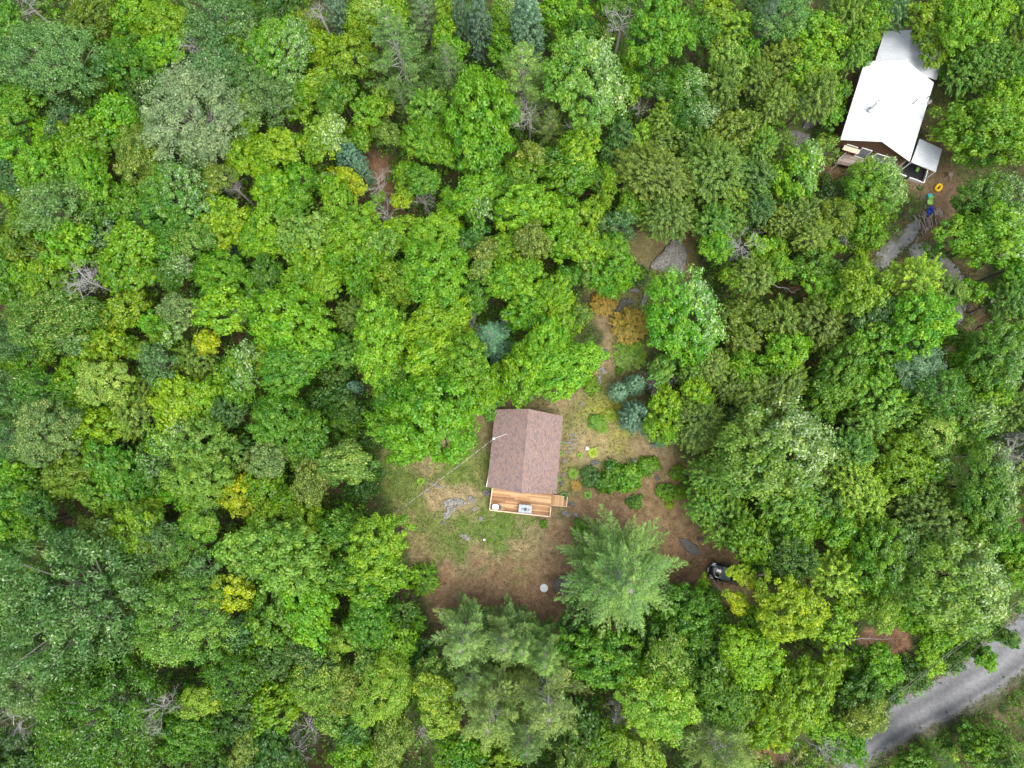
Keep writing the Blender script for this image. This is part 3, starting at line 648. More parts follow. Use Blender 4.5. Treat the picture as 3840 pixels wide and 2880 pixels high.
# stove pipe with stays, vents, dish
bs = hp(3268, 408, 4.95); tpz = bs+np.array([0, 0, 1.5])
q = MB(); q.lathe(bs-[0, 0, .2], [(.32, 0), (.3, .12), (.14, .26), (.13, 1.6), (.2, 1.62), (.2, 1.72), (.05, 1.8)], 12); ch = q.obj('stove_pipe', MAT['steel'], hs, smooth=False)
for e in ((3337, 388, 5.15), (3321, 433, 5.2)): q = MB(); q.tube([tpz, hp(*e)], .018, 5); q.obj('stay_rod', MAT['steel'], ch)
for px_, py_, hgt in ((3424, 388, .9), (3480, 365, .3)):
    b0 = hp(px_, py_, 4.6); q = MB(); q.tube([b0-[0, 0, .3], b0+[0, 0, hgt]], .05, 8); q.obj('roof_vent', MAT['black'], hs)
b0 = hp(3456, 411, 4.35); d0 = hp(3484, 380, 4.9); q = MB(); q.tube([b0, d0], .025, 6); dm = q.obj('dish_mast', MAT['steel'], hs)
q = MB(); q.lathe((0, 0, 0), [(.05, 0), (.2, .03), (.29, .10), (.29, .115), (.19, .05), (.03, .02)], 14); q.obj('dish', MAT['stone'], dm, loc=d0, rot=(1.0, .3, 0))

# ------------------------------------------------------------------ loose things near the house
def ring_boat(px, py, rz_, L_, Wd, rad, matn, label, cat, name, z=.0):
    o = empty(name, at(px, py, z), rz_, label, cat); pts = []
    for a_ in np.linspace(0, 2*math.pi, 33):
        ca, sa = math.cos(a_), math.sin(a_)
        pts.append((L_/2*np.sign(ca)*abs(ca)**.6, Wd/2*np.sign(sa)*abs(sa)**.6, rad))
    q = MB(); q.tube(pts, rad, 10, cap=False); q.obj('tube', MAT[matn], o, smooth=True)
    q = MB(); q.box((0, 0, .06), (L_*.8, Wd*.75, .05)); fo_ = q.obj('floor', MAT[matn], o)
    return o
yb = ring_boat(3517, 705, math.radians(52), .78, .48, .14, 'yellow', 'yellow inflatable ring boat lying on the ground by the porch', 'inflatable boat', 'inflatable_boat')
q = MB(); q.box((0, 0, .12), (.34, .14, .07)); q.obj('seat', MAT['black'], yb)
gr_ = ring_boat(3440, 636, math.radians(65), .55, .3, .035, 'lime', 'green garden hose ring lying on the dark porch floor', 'hose', 'garden_hose', .165)
def lounge(px, py, rz_, matn, label, hgt=.38):
    o = empty('garden_chair', at(px, py, 0), rz_, label, 'chair'); mt = MAT[matn]
    q = MB(); q.box((0, -.05, hgt), (.52, .50, .04)); q.obj('seat', mt, o, bevel=.012)
    q = MB()
    for i in range(5): q.add(*slat(i))
    q.obj('backrest', mt, o)
    for sx in (-.24, .24):
        q = MB(); q.box((sx, -.05, hgt+.2), (.06, .5, .03)); q.obj('armrest', mt, o)
        for sy in (-.26, .18): q = MB(); q.tube([(sx, sy, 0), (sx*.95, sy*.95, hgt+.19)], .025, 6); q.obj('leg', mt, o)
    return o
def slat(i):
    x = -.21+i*.105; return [(x-.045, .18, .40), (x+.045, .18, .40), (x+.045, .42, .92), (x-.045, .42, .92), (x-.045, .21, .40), (x+.045, .21, .40), (x+.045, .45, .92), (x-.045, .45, .92)], [(0, 1, 2, 3), (7, 6, 5, 4), (0, 4, 5, 1), (3, 2, 6, 7), (1, 5, 6, 2), (0, 3, 7, 4)]
lounge(3479, 762, math.radians(2), 'lime', 'lime green plastic garden chair between teal box and blue sled')
tb = empty('storage_box', at(3481, 739, 0), math.radians(-4), 'teal plastic storage box on the grass behind the lime chair', 'box')
q = MB(); q.box((0, 0, .2), (.42, .42, .4)); q.obj('body', MAT['teal'], tb, bevel=.02); q = MB(); q.box((0, 0, .42), (.46, .46, .05)); q.obj('lid', MAT['teal'], tb, bevel=.015)
sledm = empty('sled', at(3486, 791, .35), math.radians(62), 'blue plastic sled lying tilted on top of the woodpile', 'sled')
vs = []; K = 20
for ri, (s_, z_) in enumerate(((.55, .0), (.85, .03), (.93, .14), (1.0, .15))):
    for k in range(K):
        a_ = 2*math.pi*k/K; ca, sa = math.cos(a_), math.sin(a_); vs.append((.58*s_*np.sign(ca)*abs(ca)**.75, .27*s_*np.sign(sa)*abs(sa)**.75, z_))
q = MB(); q.add(vs, [tuple(range(K))]+[(r_*K+k, r_*K+(k+1) % K, (r_+1)*K+(k+1) % K, (r_+1)*K+k) for r_ in range(3) for k in range(K)]); so_ = q.obj('hull', MAT['blue'], sledm, smooth=True)
so_.modifiers.new('thick', 'SOLIDIFY').thickness = .015
q = MB(); q.box((-.1, 0, .035), (.4, .25, .03)); q.obj('seat_pad', MAT['blue'], sledm)
lg = MB(); lg.lathe((0, 0, -.3), [(.075, 0), (.085, .1), (.07, .5), (.06, .6)], 8); log_me = lg.mesh('log', MAT['log'])
for i in range(70):
    px_, py_ = 3476+R.gauss(0, 17)+(8 if i % 2 else -4), 828+R.gauss(0, 24); 
    if i > 54: px_, py_ = 3512+R.gauss(0, 14), 800+R.gauss(0, 7)
    z_ = .08+.28*max(0, 1-math.hypot(px_-3478, py_-825)/45)*R.random()
    o = link('log', log_me, None, loc=at(px_, py_, z_), rot=(math.pi/2+R.gauss(0, .12), 0, R.uniform(-.5, .9)), scale=(R.uniform(.5, 1), R.uniform(.5, 1), R.uniform(.7, 1.5)))
    tag(o, 'cut grey firewood log in the heap beside the gravel driveway', 'log', 'firewood logs heaped by the driveway')
stp = empty('tree_stump', at(3556, 660, 0), .4, 'weathered grey tree stump on the grass right of the porch', 'stump')
q = MB(); q.lathe((0, 0, 0), [(.5, -.05), (.36, .12), (.3, .45), (.27, .5)], 12); q.obj('body', MAT['deadbrown'], stp)
for a_ in (.3, 1.7, 3.3, 4.6): q = MB(); q.tube([(.25*math.cos(a_), .25*math.sin(a_), .15), (.7*math.cos(a_), .7*math.sin(a_), .05), (.85*math.cos(a_+.3), .85*math.sin(a_+.3), .01)], [.12, .07, .03], 6); q.obj('root', MAT['deadbrown'], stp)
# things on the house deck
def deck_pt(px, py): return at(px, py, DZ2+.005)
tw = empty('lounge_chair', deck_pt(3322, 607), math.radians(-25), 'teal sling lounge chair on the grey deck of the house', 'chair')
q = MB(); q.add([(-.28, -.8, .35), (.28, -.8, .35), (.28, .2, .32), (-.28, .2, .32), (.28, .75, .8), (-.28, .75, .8)], [(0, 1, 2, 3), (3, 2, 4, 5)]); tso = q.obj('sling', MAT['teal'], tw); tso.modifiers.new('t', 'SOLIDIFY').thickness = .02
for sx in (-.3, .3):
    q = MB(); q.tube([(sx, -.8, .36), (sx, .2, .33), (sx, .76, .81)], .02, 6); q.obj('side_rail', MAT['white'], tw)
    for sy in (-.6, .3): q = MB(); q.tube([(sx, sy, 0), (sx, sy, .35)], .02, 6); q.obj('leg', MAT['white'], tw)
fc = empty('folding_chair', deck_pt(3355, 612), math.radians(40), 'white metal folding chair on the house deck near the porch', 'chair')
q = MB(); q.box((0, 0, .45), (.45, .42, .03)); q.obj('seat', MAT['white'], fc); q = MB(); q.box((0, .22, .75), (.45, .03, .25)); q.obj('backrest', MAT['white'], fc)
for sx in (-.22, .22):
    q = MB(); q.tube([(sx, -.25, 0), (sx, .24, .9)], .018, 6); q.obj('leg', MAT['steel'], fc); q = MB(); q.tube([(sx, .25, 0), (sx, -.2, .45)], .018, 6); q.obj('leg', MAT['steel'], fc)
co_ = empty('cooler', deck_pt(3300, 596), math.radians(-20), 'white and blue cooler box on the house deck by the windows', 'cooler')
q = MB(); q.box((0, 0, .17), (.5, .32, .34)); q.obj('body', MAT['blue'], co_, bevel=.02); q = MB(); q.box((0, 0, .37), (.53, .35, .06)); q.obj('lid', MAT['white'], co_, bevel=.015)
rf = at(3286, 538, 3.1); fw = empty('hanging_ornament', rf, sga, 'red cloth ornament hanging under the gable of the house', 'ornament')
q = MB()
for i in range(7): q.tube([(0, 0, .25), (.30*math.cos(i*.9), .08*math.sin(i*.9), -.05+.12*math.sin(i*1.7)), (.36*math.cos(i*.9), .1, -.25)], [.07, .06, .02], 5)
q.obj('streamers', MAT['red'], fw); q = MB(); q.tube([(0, 0, .25), (0, 0, .7)], .012, 5); q.obj('cord', MAT['white'], fw)

# ------------------------------------------------------------------ things on the lawn
wp = empty('well_pipe', at(1817, 2022, 0), 0, 'small white capped well pipe standing on the lawn', 'well pipe')
q = MB(); q.lathe((0, 0, 0), [(.09, 0), (.09, .45)], 12); q.obj('casing', MAT['white'], wp); q = MB(); q.lathe((0, 0, .45), [(.12, 0), (.12, .05), (.09, .08)], 12); q.obj('cap', MAT['white'], wp)
sp = empty('tank_lid', at(2040, 2204, 0), 0, 'round pale concrete tank lid set in the brown needle ground', 'lid')
q = MB(); q.lathe((0, 0, 0), [(.46, -.03), (.46, .20), (.43, .24)], 28); q.obj('ring', MAT['concrete'], sp); q = MB(); q.lathe((0, 0, .24), [(.40, 0), (.40, .03), (.37, .045)], 28); lo2 = q.obj('cover', MAT['concrete'], sp)
for s_ in (-1, 1): q = MB(); q.tube([(s_*.2, -.06, .285), (s_*.2, -.06, .31), (s_*.2, .06, .31), (s_*.2, .06, .285)], .012, 5); q.obj('handle', MAT['steel'], lo2)
def rock_mesh(rr_, flat_=.5, seed=0, n_=2):
    bm = bmesh.new(); bmesh.ops.create_icosphere(bm, subdivisions=n_, radius=1); rs = np.random.default_rng(seed)
    dirs = rs.normal(size=(7, 3)); dirs /= np.linalg.norm(dirs, axis=1)[:, None]; cut = rs.uniform(.62, .95, 7)
    for v in bm.verts:
        p = np.array(v.co)
        for d_, c_ in zip(dirs, cut):
            e_ = p@d_
            if e_ > c_: p = p-d_*(e_-c_)
        p *= rr_*(1+rs.normal(0, .03)); p[2] *= flat_; v.co = p
    me = bpy.data.meshes.new('rock'); bm.to_mesh(me); bm.free(); return me
rock_meshes = [rock_mesh(1, .55, s) for s in range(8)]
fp = empty('fire_pit', at(2103, 2195, 0), 0, 'round fire pit of stones and ash beside the big pine', 'fire pit')
q = MB(); q.lathe((0, 0, 0), [(.62, .0), (.55, .035), (.3, .02), (.05, .03)], 20); q.obj('ash_bed', MAT['ash'], fp)
for i in range(17):
    a_ = i/17*2*math.pi; me_ = rock_meshes[i % 8].copy(); me_.materials.append(MAT['darkrock'] if i % 3 else MAT['stone'])
    link('stone', me_, fp, loc=(.74*math.cos(a_)+R.gauss(0, .03), .74*math.sin(a_)+R.gauss(0, .03), .06), rot=(0, 0, R.random()*6), scale=(R.uniform(.11, .17),)*2+(R.uniform(.14, .22),))
for i in range(4): q = MB(); a_ = i*1.6; q.tube([(.32*math.cos(a_), .32*math.sin(a_), .05), (-.2*math.cos(a_), -.2*math.sin(a_), .12)], .05, 6); q.obj('charred_log', MAT['ash'], fp)

# ---- black car
CARROT = math.atan2(-(2740-2662), 0) if False else math.radians(180-13)
car = empty('car', at(2731, 2151, 0), CARROT, 'black car parked under the yellow tree on the needle ground', 'car')
secs = [(2.28, .62, .42, .62), (2.15, .80, .36, .82), (1.85, .90, .30, .96), (1.30, .94, .28, 1.03), (.92, .95, .28, 1.08), (.2, .96, .28, 1.12), (-.8, .96, .28, 1.13), (-1.6, .94, .30, 1.14), (-2.05, .90, .34, 1.10), (-2.28, .80, .42, 1.0)]
vs = []; prof = [(-1, 0, .0), (-1.0, .45, 0), (-.97, .8, 0), (-.86, 1.0, 0), (-.45, 1.035, 0), (0, 1.045, 0), (.45, 1.035, 0), (.86, 1.0, 0), (.97, .8, 0), (1.0, .45, 0), (1, 0, 0)]
for x, w_, z0, z1 in secs:
    for py_, pz_, _ in prof: vs.append((x, py_*w_, z0+(z1-z0)*pz_))
kk = len(prof); fs = []
for i in range(len(secs)-1):
    for j in range(kk): fs.append((i*kk+j, i*kk+(j+1) % kk, (i+1)*kk+(j+1) % kk, (i+1)*kk+j))
fs += [tuple(range(kk))[::-1], tuple((len(secs)-1)*kk+j for j in range(kk))]
q = MB(); q.add(vs, [f[::-1] for f in fs]); body = q.obj('body', MAT['carpaint'], car, smooth=True)
body.modifiers.new('s', 'SUBSURF').levels = 2; body.modifiers['s'].render_levels = 2
for s_ in (-1, 1):
    q = MB(); q.tube([(2.0, s_*.42, .955), (1.5, s_*.5, 1.045), (.95, s_*.58, 1.11)], .035, 6); q.obj('hood_ridge', MAT['carpaint'], body, smooth=True)
cabv = [(.95, .74, 1.10), (.12, .62, 1.60), (-.6, .62, 1.66), (-1.5, .60, 1.60), (-2.1, .72, 1.12)]
q = MB(); q.add([(x, s_*w_, z) for x, w_, z in cabv for s_ in (-1, 1)]+[(.9, -.84, 1.08), (.9, .84, 1.08), (-2.05, -.84, 1.08), (-2.05, .84, 1.08)],
      [(2, 4, 5, 3), (4, 6, 7, 5)]); ro_ = q.obj('roof', MAT['carpaint'], car, bevel=0); ro_.modifiers.new('t', 'SOLIDIFY').thickness = .05
q = MB(); q.add([(.98, -.72, 1.11), (.98, .72, 1.11), (.12, .60, 1.615), (.12, -.60, 1.615), (1.04, 0, 1.12), (.16, 0, 1.64)], [(0, 4, 5, 3), (4, 1, 2, 5)]); ws = q.obj('windshield', MAT['carglass'], car, smooth=True)
q = MB(); q.add([(-1.52, -.59, 1.60), (-1.52, .59, 1.60), (-2.12, .70, 1.12), (-2.12, -.70, 1.12)], [(0, 1, 2, 3)]); q.obj('rear_window', MAT['carglass'], car)
for s_ in (-1, 1):
    q = MB(); q.add([(.92, s_*.80, 1.10), (.12, s_*.635, 1.60), (-.6, s_*.635, 1.655), (-1.5, s_*.615, 1.60), (-2.05, s_*.78, 1.12)], [(0, 1, 2, 3, 4) if s_ > 0 else (4, 3, 2, 1, 0)]); q.obj('side_window', MAT['carglass'], car)
    q = MB(); q.tube([(1.0, s_*.76, 1.1), (.12, s_*.625, 1.625)], .035, 6); q.obj('pillar', MAT['carpaint'], car)
    q = MB(); q.tube([(-.0, s_*.56, 1.68), (-1.4, s_*.55, 1.66)], .025, 6); q.obj('roof_rail', MAT['black'], car)
    q = MB(); q.box((.78, s_*1.06, 1.08), (.14, .2, .14)); q.obj('mirror', MAT['carpaint'], car, bevel=.03)
    q = MB(); q.add([(2.18, s_*.50, .80), (2.0, s_*.84, .86), (1.72, s_*.88, .95), (1.95, s_*.58, .95), (2.24, s_*.48, .70), (2.08, s_*.82, .74)], [(0, 1, 2, 3), (4, 5, 1, 0)] if s_ > 0 else [(3, 2, 1, 0), (0, 1, 5, 4)]); q.obj('headlight', MAT['lens'], car); 
    for wx in (1.42, -1.38):
        q = MB(); q.tube([(wx, s_*.78, .34), (wx, s_*.985, .34)], .34, 20); wo = q.obj('wheel', MAT['rubber'], car); q = MB(); q.tube([(wx, s_*.98, .34), (wx, s_*.995, .34)], .21, 14); q.obj('rim', MAT['steel'], wo)
q = MB(); q.box((2.30, 0, .58), (.05, 1.0, .2)); q.obj('grille', MAT['black'], car, bevel=.01)
q = MB(); q.box((2.36, 0.1, .47), (.05, .46, .14)); q.obj('plate', MAT['white'], car)
q = MB(); q.box((1.0, 0, 1.09), (.14, 1.3, .05)); q.obj('wiper_cowl', MAT['black'], car)

# ---- rocks from their outlines
def outline_rock(name, poly, h, matn, label, cat='rock', group=None, seed=1):
    P = resample(poly+[poly[0]], max(18, min(60, len(poly)*6)))[:-1]; W_ = np.array([at(*p, 0)[:2] for p in P]); c = W_.mean(0); size = np.hypot(*(W_-c).T).mean()
    o = empty(name, (c[0], c[1], 0), 0, label, cat, group); k = len(P); vs = []
    rings = [(1.04, -.12), (1.0, h*.35), (.93, h*.75), (.75, h*.95), (.5, h*1.0), (.25, h*1.02)]
    for ri, (s_, z_) in enumerate(rings):
        for i in range(k):
            p = (W_[i]-c)*s_*(1+(vnoise(i*1.0, ri*3.0, 2.0, seed)-.5)*.10)
            zz = z_+(float(fbm(p[0]+seed*9, p[1], size*.5, seed))-.5)*h*1.3*(ri > 0)
            vs.append((p[0], p[1], max(-.12, zz)))
    vs.append((0, 0, h*1.0)); fs = [(r_*k+i, r_*k+(i+1) % k, (r_+1)*k+(i+1) % k, (r_+1)*k+i) for r_ in range(len(rings)-1) for i in range(k)]
    fs += [((len(rings)-1)*k+i, (len(rings)-1)*k+(i+1) % k, len(vs)-1) for i in range(k)]
    area = sum(W_[i][0]*W_[(i+1) % k][1]-W_[(i+1) % k][0]*W_[i][1] for i in range(k))
    q = MB(); q.add(vs, fs if area > 0 else [f[::-1] for f in fs]); me = q.mesh(name, MAT[matn]); bpy.data.objects.remove(o)
    ob = link(name, me, None, loc=(c[0], c[1], 0)); return tag(ob, label, cat, group)
def blob_poly(x, y, rx_, ry_, rot=0, seed=0, k=10):
    rs = random.Random(seed); out = []
    for i in range(k):
        a_ = 2*math.pi*i/k; r_ = 1+rs.uniform(-.25, .2); dx, dy = rx_*r_*math.cos(a_), ry_*r_*math.sin(a_); ca, sa = math.cos(rot), math.sin(rot); out.append((x+dx*ca-dy*sa, y+dx*sa+dy*ca))
    return out
outline_rock('boulder', [(2520, 893), (2562, 905), (2576, 958), (2562, 1025), (2530, 1050), (2508, 1022), (2462, 1012), (2432, 1018), (2440, 988), (2484, 945)], .55, 'rock', 'big flat lichen-grey boulder at the top of the clearing', 'boulder')
outline_rock('rock_outcrop', [(3025, 430), (3054, 392), (3095, 380), (3100, 417), (3072, 463), (3030, 486), (3008, 480)], .35, 'darkrock', 'dark rock outcrop left of the house, upper of the two')
outline_rock('rock_outcrop', [(2952, 492), (2996, 492), (3036, 508), (3030, 550), (2996, 575), (2966, 550)], .3, 'darkrock', 'dark rock outcrop left of the house, lower of the two')
for i_, (pl_, w_) in enumerate([([(1665, 1882), (1690, 1870), (1702, 1880), (1694, 1896), (1672, 1900)], 'largest, upper left piece'), ([(1704, 1869), (1732, 1874), (1730, 1888), (1708, 1890)], 'right hand piece'), ([(1678, 1902), (1700, 1898), (1708, 1908), (1694, 1922), (1680, 1920)], 'middle piece'), ([(1664, 1922), (1690, 1924), (1684, 1938), (1668, 1948)], 'lowest piece'), ([(1736, 1878), (1746, 1890), (1730, 1896), (1714, 1900), (1716, 1893)], 'small piece nearest the deck')]):
    pl_ = [tuple((np.array(p_)-np.mean(pl_, 0))*1.3+np.mean(pl_, 0)) for p_ in pl_]; outline_rock('rock_outcrop', pl_, .16+.03*(i_ % 3), 'rock', w_+' of the broken pale rock ridge left of the deck', 'rock', 'pieces of the pale rock ridge', seed=i_+30)
outline_rock('rock_outcrop', [(2545, 2018), (2580, 2020), (2610, 2045), (2632, 2070), (2620, 2082), (2585, 2075), (2560, 2050)], .16, 'darkrock', 'dark slate slab in the needle ground above the black car')
outline_rock('rock_outcrop', [(2318, 1150), (2330, 1125), (2365, 1118), (2380, 1135), (2345, 1148), (2315, 1172), (2305, 1170)], .35, 'darkrock', 'dark curved rock between the two orange shrubs')
outline_rock('rock_outcrop', [(2400, 1140), (2412, 1105), (2432, 1086), (2436, 1100), (2424, 1130), (2408, 1165)], .3, 'rock', 'pale grey rock strip touching the large white-sided tree')
specs = [(1822, 1848, 15, 14, 'darkrock', .2, 'round dark stone beside the left edge of the cabin deck'), (1769, 1873, 17, 15, 'stone', .2, 'pale triangular stone on the lawn near the cabin deck'),
 (1636, 1820, 26, 6, 'stone', .12, 'thin grey stone ledge on the lawn under the service cable'), (1745, 2014, 26, 10, 'rock', .15, 'low rock ledge on the lawn left of the well pipe'),
 (1803, 1947, 10, 11, 'stone', .14, 'small pale stone on the lawn below the barbecue'), (1779, 1908, 10, 9, 'stone', .12, 'white lump of stone left of the barbecue'),
 (1662, 1960, 10, 8, 'darkrock', .1, 'dark stone at the lower end of the pale rock ridge'), (1604, 1842, 8, 6, 'stone', .1, 'small stone at the left end of the thin ledge'),
 (2372, 1735, 15, 18, 'stone', .35, 'pale stone between the big garden shrub and the round shrub'), (2202, 1682, 8, 7, 'white', .25, 'small white boulder right of the cabin beside a yellow hosta'),
 (2448, 1669, 12, 8, 'stone', .2, 'grey stone below the bluish spruces'), (2392, 1790, 12, 14, 'darkrock', .25, 'dark stone at the right side of the big garden shrub'),
 (2464, 1794, 14, 8, 'darkrock', .2, 'dark flat stone below the round garden shrub'), (2577, 1793, 13, 11, 'darkrock', .3, 'dark stone at the right edge of the clearing'),
 (2179, 1515, 9, 6, 'stone', .15, 'small grey stone right of the cabin top corner'), (2230, 1737, 18, 10, 'darkrock', .2, 'dark stones half sunk above the garden shrub'),
 (2143, 1888, 15, 8, 'darkrock', .08, 'flat dark paving stone right of the deck stairs'), (2123, 1925, 17, 11, 'rock', .2, 'mossy rock lump below the deck stairs'), (2160, 1932, 14, 9, 'rock', .18, 'grey rock lump near the stairs, nearer the big pine'),
 (2415, 1027, 11, 9, 'stone', .2, 'small pale rock left of the big flat boulder'), (2412, 996, 9, 7, 'stone', .15, 'tiny rock just above the small pale rock near the boulder'),
 (2247, 1424, 10, 22, 'rock', .2, 'narrow grey rock in the path above the cabin'), (2267, 1325, 10, 20, 'darkrock', .1, 'flat dark rock in the sandy path below the orange shrubs'),
 (2259, 1388, 18, 10, 'rock', .12, 'low rock across the sandy path above the cabin'), (2345, 1422, 14, 9, 'darkrock', .2, 'dark stone left of the thin dead tree in the clearing'), (2378, 1088, 20, 9, 'stone', .15, 'pale broken stone above the orange shrubs'),
 (2645, 2028, 14, 10, 'stone', .25, 'grey stone at the edge of the trees above the car'), (2620, 2022, 8, 8, 'darkrock', .2, 'small dark stone beside the slate slab'), (2112, 1780, 8, 12, 'stone', .15, 'grey stone against the right cabin wall'), (2106, 1812, 9, 12, 'darkrock', .15, 'dark stone near the lower right cabin corner'),
 (2118, 1728, 12, 7, 'stone', .1, 'flat stone at the foot of the stone steps'), (3452, 742, 6, 10, 'stone', .2, 'grey stone on the grass left of the teal box')]
for i, (x, y, rx_, ry_, mn, h, lab) in enumerate(specs): outline_rock('rock', blob_poly(x, y, rx_, ry_, .2*(i % 5), i), h, mn, lab, seed=i+2)
for i, (x, y) in enumerate([(2148, 1631), (2151, 1648), (2127, 1659), (2148, 1664), (2140, 1680), (2127, 1694)]):
    outline_rock('stone_step', [(x-15, y-4), (x+13, y-3), (x+15, y+4), (x-12, y+5)], .12, 'stone', 'flat grey stone slab, %s of the garden steps right of the cabin' % ['topmost', 'second from the top', 'third from the top', 'fourth from the top', 'second from the bottom', 'bottom one'][i], 'step', 'stone steps right of the cabin', seed=i+50)

# ------------------------------------------------------------------ road wires
for (a, b, lab) in (((3130, 2788), (3990, 2132), 'upper thin power line strung above the gravel road verge'), ((3137, 2794), (3998, 2139), 'second power line close below the upper one by the road'), ((3150, 2864), (3990, 2180), 'lower single power line crossing over the gravel road edge')):
    p0, p1 = at(*a, 7.5), at(*b, 7.5); q = MB(); q.tube([lerp(p0, p1, u)-[0, 0, 2.0*u*(1-u)] for u in np.linspace(0, 1, 24)], .013, 5)
    tag(q.obj('power_line', MAT['stone']), lab, 'power line', 'power lines along the road')

# ------------------------------------------------------------------ tree building
def nrm(v): return v/(np.linalg.norm(v, axis=-1, keepdims=True)+1e-9)
def quads(P, N, T, L, W, fold=.12):
    """diamond leaves"""
    N = nrm(N); T = nrm(T-N*np.sum(T*N, -1, keepdims=True)); S = np.cross(N, T)
    L = np.broadcast_to(np.asarray(L, float), (len(P),))[:, None]; W = np.broadcast_to(np.asarray(W, float), (len(P),))[:, None]
    V = np.stack([P-T*L*.5, P+S*W*.5+T*L*.08+N*W*fold, P+T*L*.5-N*L*.10, P-S*W*.5+T*L*.08+N*W*fold], 1)
    return V
def leaf_mesh(name, V, tint, midx, mats):
    k = len(V); Q = np.arange(k*4).reshape(k, 4)
    return np_mesh(name, V.reshape(-1, 3), Q, mats, midx, {'tint': ('FLOAT', 'FACE', tint)})
def dome_clumps(r, Rr, n_, az, zlo=-.45, lobes=.16, inner=.22):
    """clump centres over an uneven crown made of several overlapping domes"""
    m = int(np.clip(2.5+Rr*1.1, 3, 8)) if lobes > .12 else 1
    if m == 1: S = np.zeros((1, 3)); SR = np.array([Rr])
    else:
        a = np.arange(m)*6.283/m+r.normal(0, .35, m); rr_ = Rr*r.uniform(.34, .62, m)
        S = np.stack([rr_*np.cos(a), rr_*np.sin(a), Rr*r.uniform(-.35, .30, m)], 1); SR = Rr*r.uniform(.36, .56, m)
        S = np.concatenate([S, [[Rr*r.normal(0, .12), Rr*r.normal(0, .12), Rr*.18]]]); SR = np.append(SR, Rr*r.uniform(.5, .62))
    Cs, Ds = [], []; tot = (SR**2).sum()
    for s_, q_ in zip(S, SR):
        k = int(n_*2.2*q_*q_/tot)+4; i = np.arange(k)+.5; u = 1-(1-zlo)*i/k; ph = i*2.399963+r.uniform(0, 6.28); w_ = np.sqrt(np.maximum(0, 1-u*u))
        D = nrm(np.stack([w_*np.cos(ph), w_*np.sin(ph), u], 1)+r.normal(0, .10, (k, 3))); P = s_+D*q_*(1+r.normal(0, .15, k))[:, None]*np.array([1, 1, az])
        ok = np.ones(k, bool)
        for s2, q2 in zip(S, SR):
            if s2 is not s_: ok &= np.linalg.norm((P-s2)/np.array([1, 1, az]), axis=1) > q2*.82
        Cs.append(P[ok]); Ds.append(D[ok])
    C = np.concatenate(Cs); D = np.concatenate(Ds); pk = r.permutation(len(C)); pk = np.resize(pk, n_); C = C[pk]; D = nrm(D[pk]+.5*nrm(C[:, :]+np.array([0, 0, .3*Rr])))
    C[:, :2] -= (C[:, :2].max(0)+C[:, :2].min(0))/2; C = C*(Rr/np.percentile(np.hypot(C[:, 0], C[:, 1]), 93))
    inn = r.random(n_) < inner; C = np.where(inn[:, None], C*r.uniform(.45, .8, n_)[:, None], C)
    return C, D
def clump_leaves(r, C, D, RC, k, L, W, up=.7, out=.5, jit=.45, flat=.75, brush=0.0):
    m = len(C); RC = np.broadcast_to(RC, (m,)); ci = np.repeat(np.arange(m), k); q = m*k
    u = nrm(r.normal(size=(q, 3))); d = D[ci]; dd = nrm(d*out+np.array([0, 0, up])); dot = np.sum(u*dd, -1, keepdims=True)
    u = np.where(dot < -.25, u-2*dot*dd, u)
    rad = (RC[ci]*(.45+.6*r.random(q)**.6))[:, None]
    P = C[ci]+u*rad*np.array([1, 1, flat])
    if brush: P = P+nrm(d+np.array([0, 0, .35]))*((r.random(q)[:, None]-.25)*1.5*brush*RC[ci][:, None])
    N = nrm(u*.75+dd*.6+r.normal(0, jit, (q, 3)))
    T = nrm(u-dd*.35+d*.3+r.normal(0, .5, (q, 3)))
    return P, N, T, ci
def limbs_mesh(name, r, C, n_, base, rad, mat):
    q = MB(); pick = r.choice(len(C), min(n_, len(C)), replace=False)
    for j in pick:
        e_ = C[j]; s_ = np.array([0, 0, base*(.55+.45*r.random())+.15*e_[2]]); mid = s_*.5+e_*.5+np.array([0, 0, -.12*abs(base)])+r.normal(0, .08, 3)
        q.tube([s_, mid, e_], [rad, rad*.6, rad*.2], 4, cap=False)
    return q.mesh(name, mat)
PROTO = {}
def proto_broad(key, seeds, Rr, n_, rc, k, L, W, az=1.05, mats=('leaf',), pale=None, limb='bark', nl=14, **kw):
    """round crowned leafy trees; pale: ('side', prob) or ('fleck', prob)"""
    lst = []
    for sd_ in seeds:
        r = np.random.default_rng(sd_); C, D = dome_clumps(r, Rr-rc*.6, n_, az, kw.get('zlo', -.5), kw.get('lobes', .16))
        RCs = rc*r.uniform(.5, 1.5, n_)
        P, N, T, ci = clump_leaves(r, C, D, RCs, k, L, W, **{a: b for a, b in kw.items() if a in ('up', 'out', 'jit', 'flat', 'brush')})
        q = len(P); Ls = L*r.uniform(.7, 1.25, q); V = quads(P, N, T, Ls, W*r.uniform(.75, 1.2, q))
        tint = np.clip(r.normal(0, .45, n_), -1, 1)[ci]+r.normal(0, .15, q); mi = np.zeros(q, int)
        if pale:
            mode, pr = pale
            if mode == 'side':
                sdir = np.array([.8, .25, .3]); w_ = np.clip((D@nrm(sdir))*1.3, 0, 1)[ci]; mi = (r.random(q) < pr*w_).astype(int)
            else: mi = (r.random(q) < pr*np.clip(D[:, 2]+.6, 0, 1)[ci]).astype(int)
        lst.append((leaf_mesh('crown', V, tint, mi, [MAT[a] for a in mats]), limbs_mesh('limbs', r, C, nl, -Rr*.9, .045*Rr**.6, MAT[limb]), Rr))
    PROTO[key] = lst
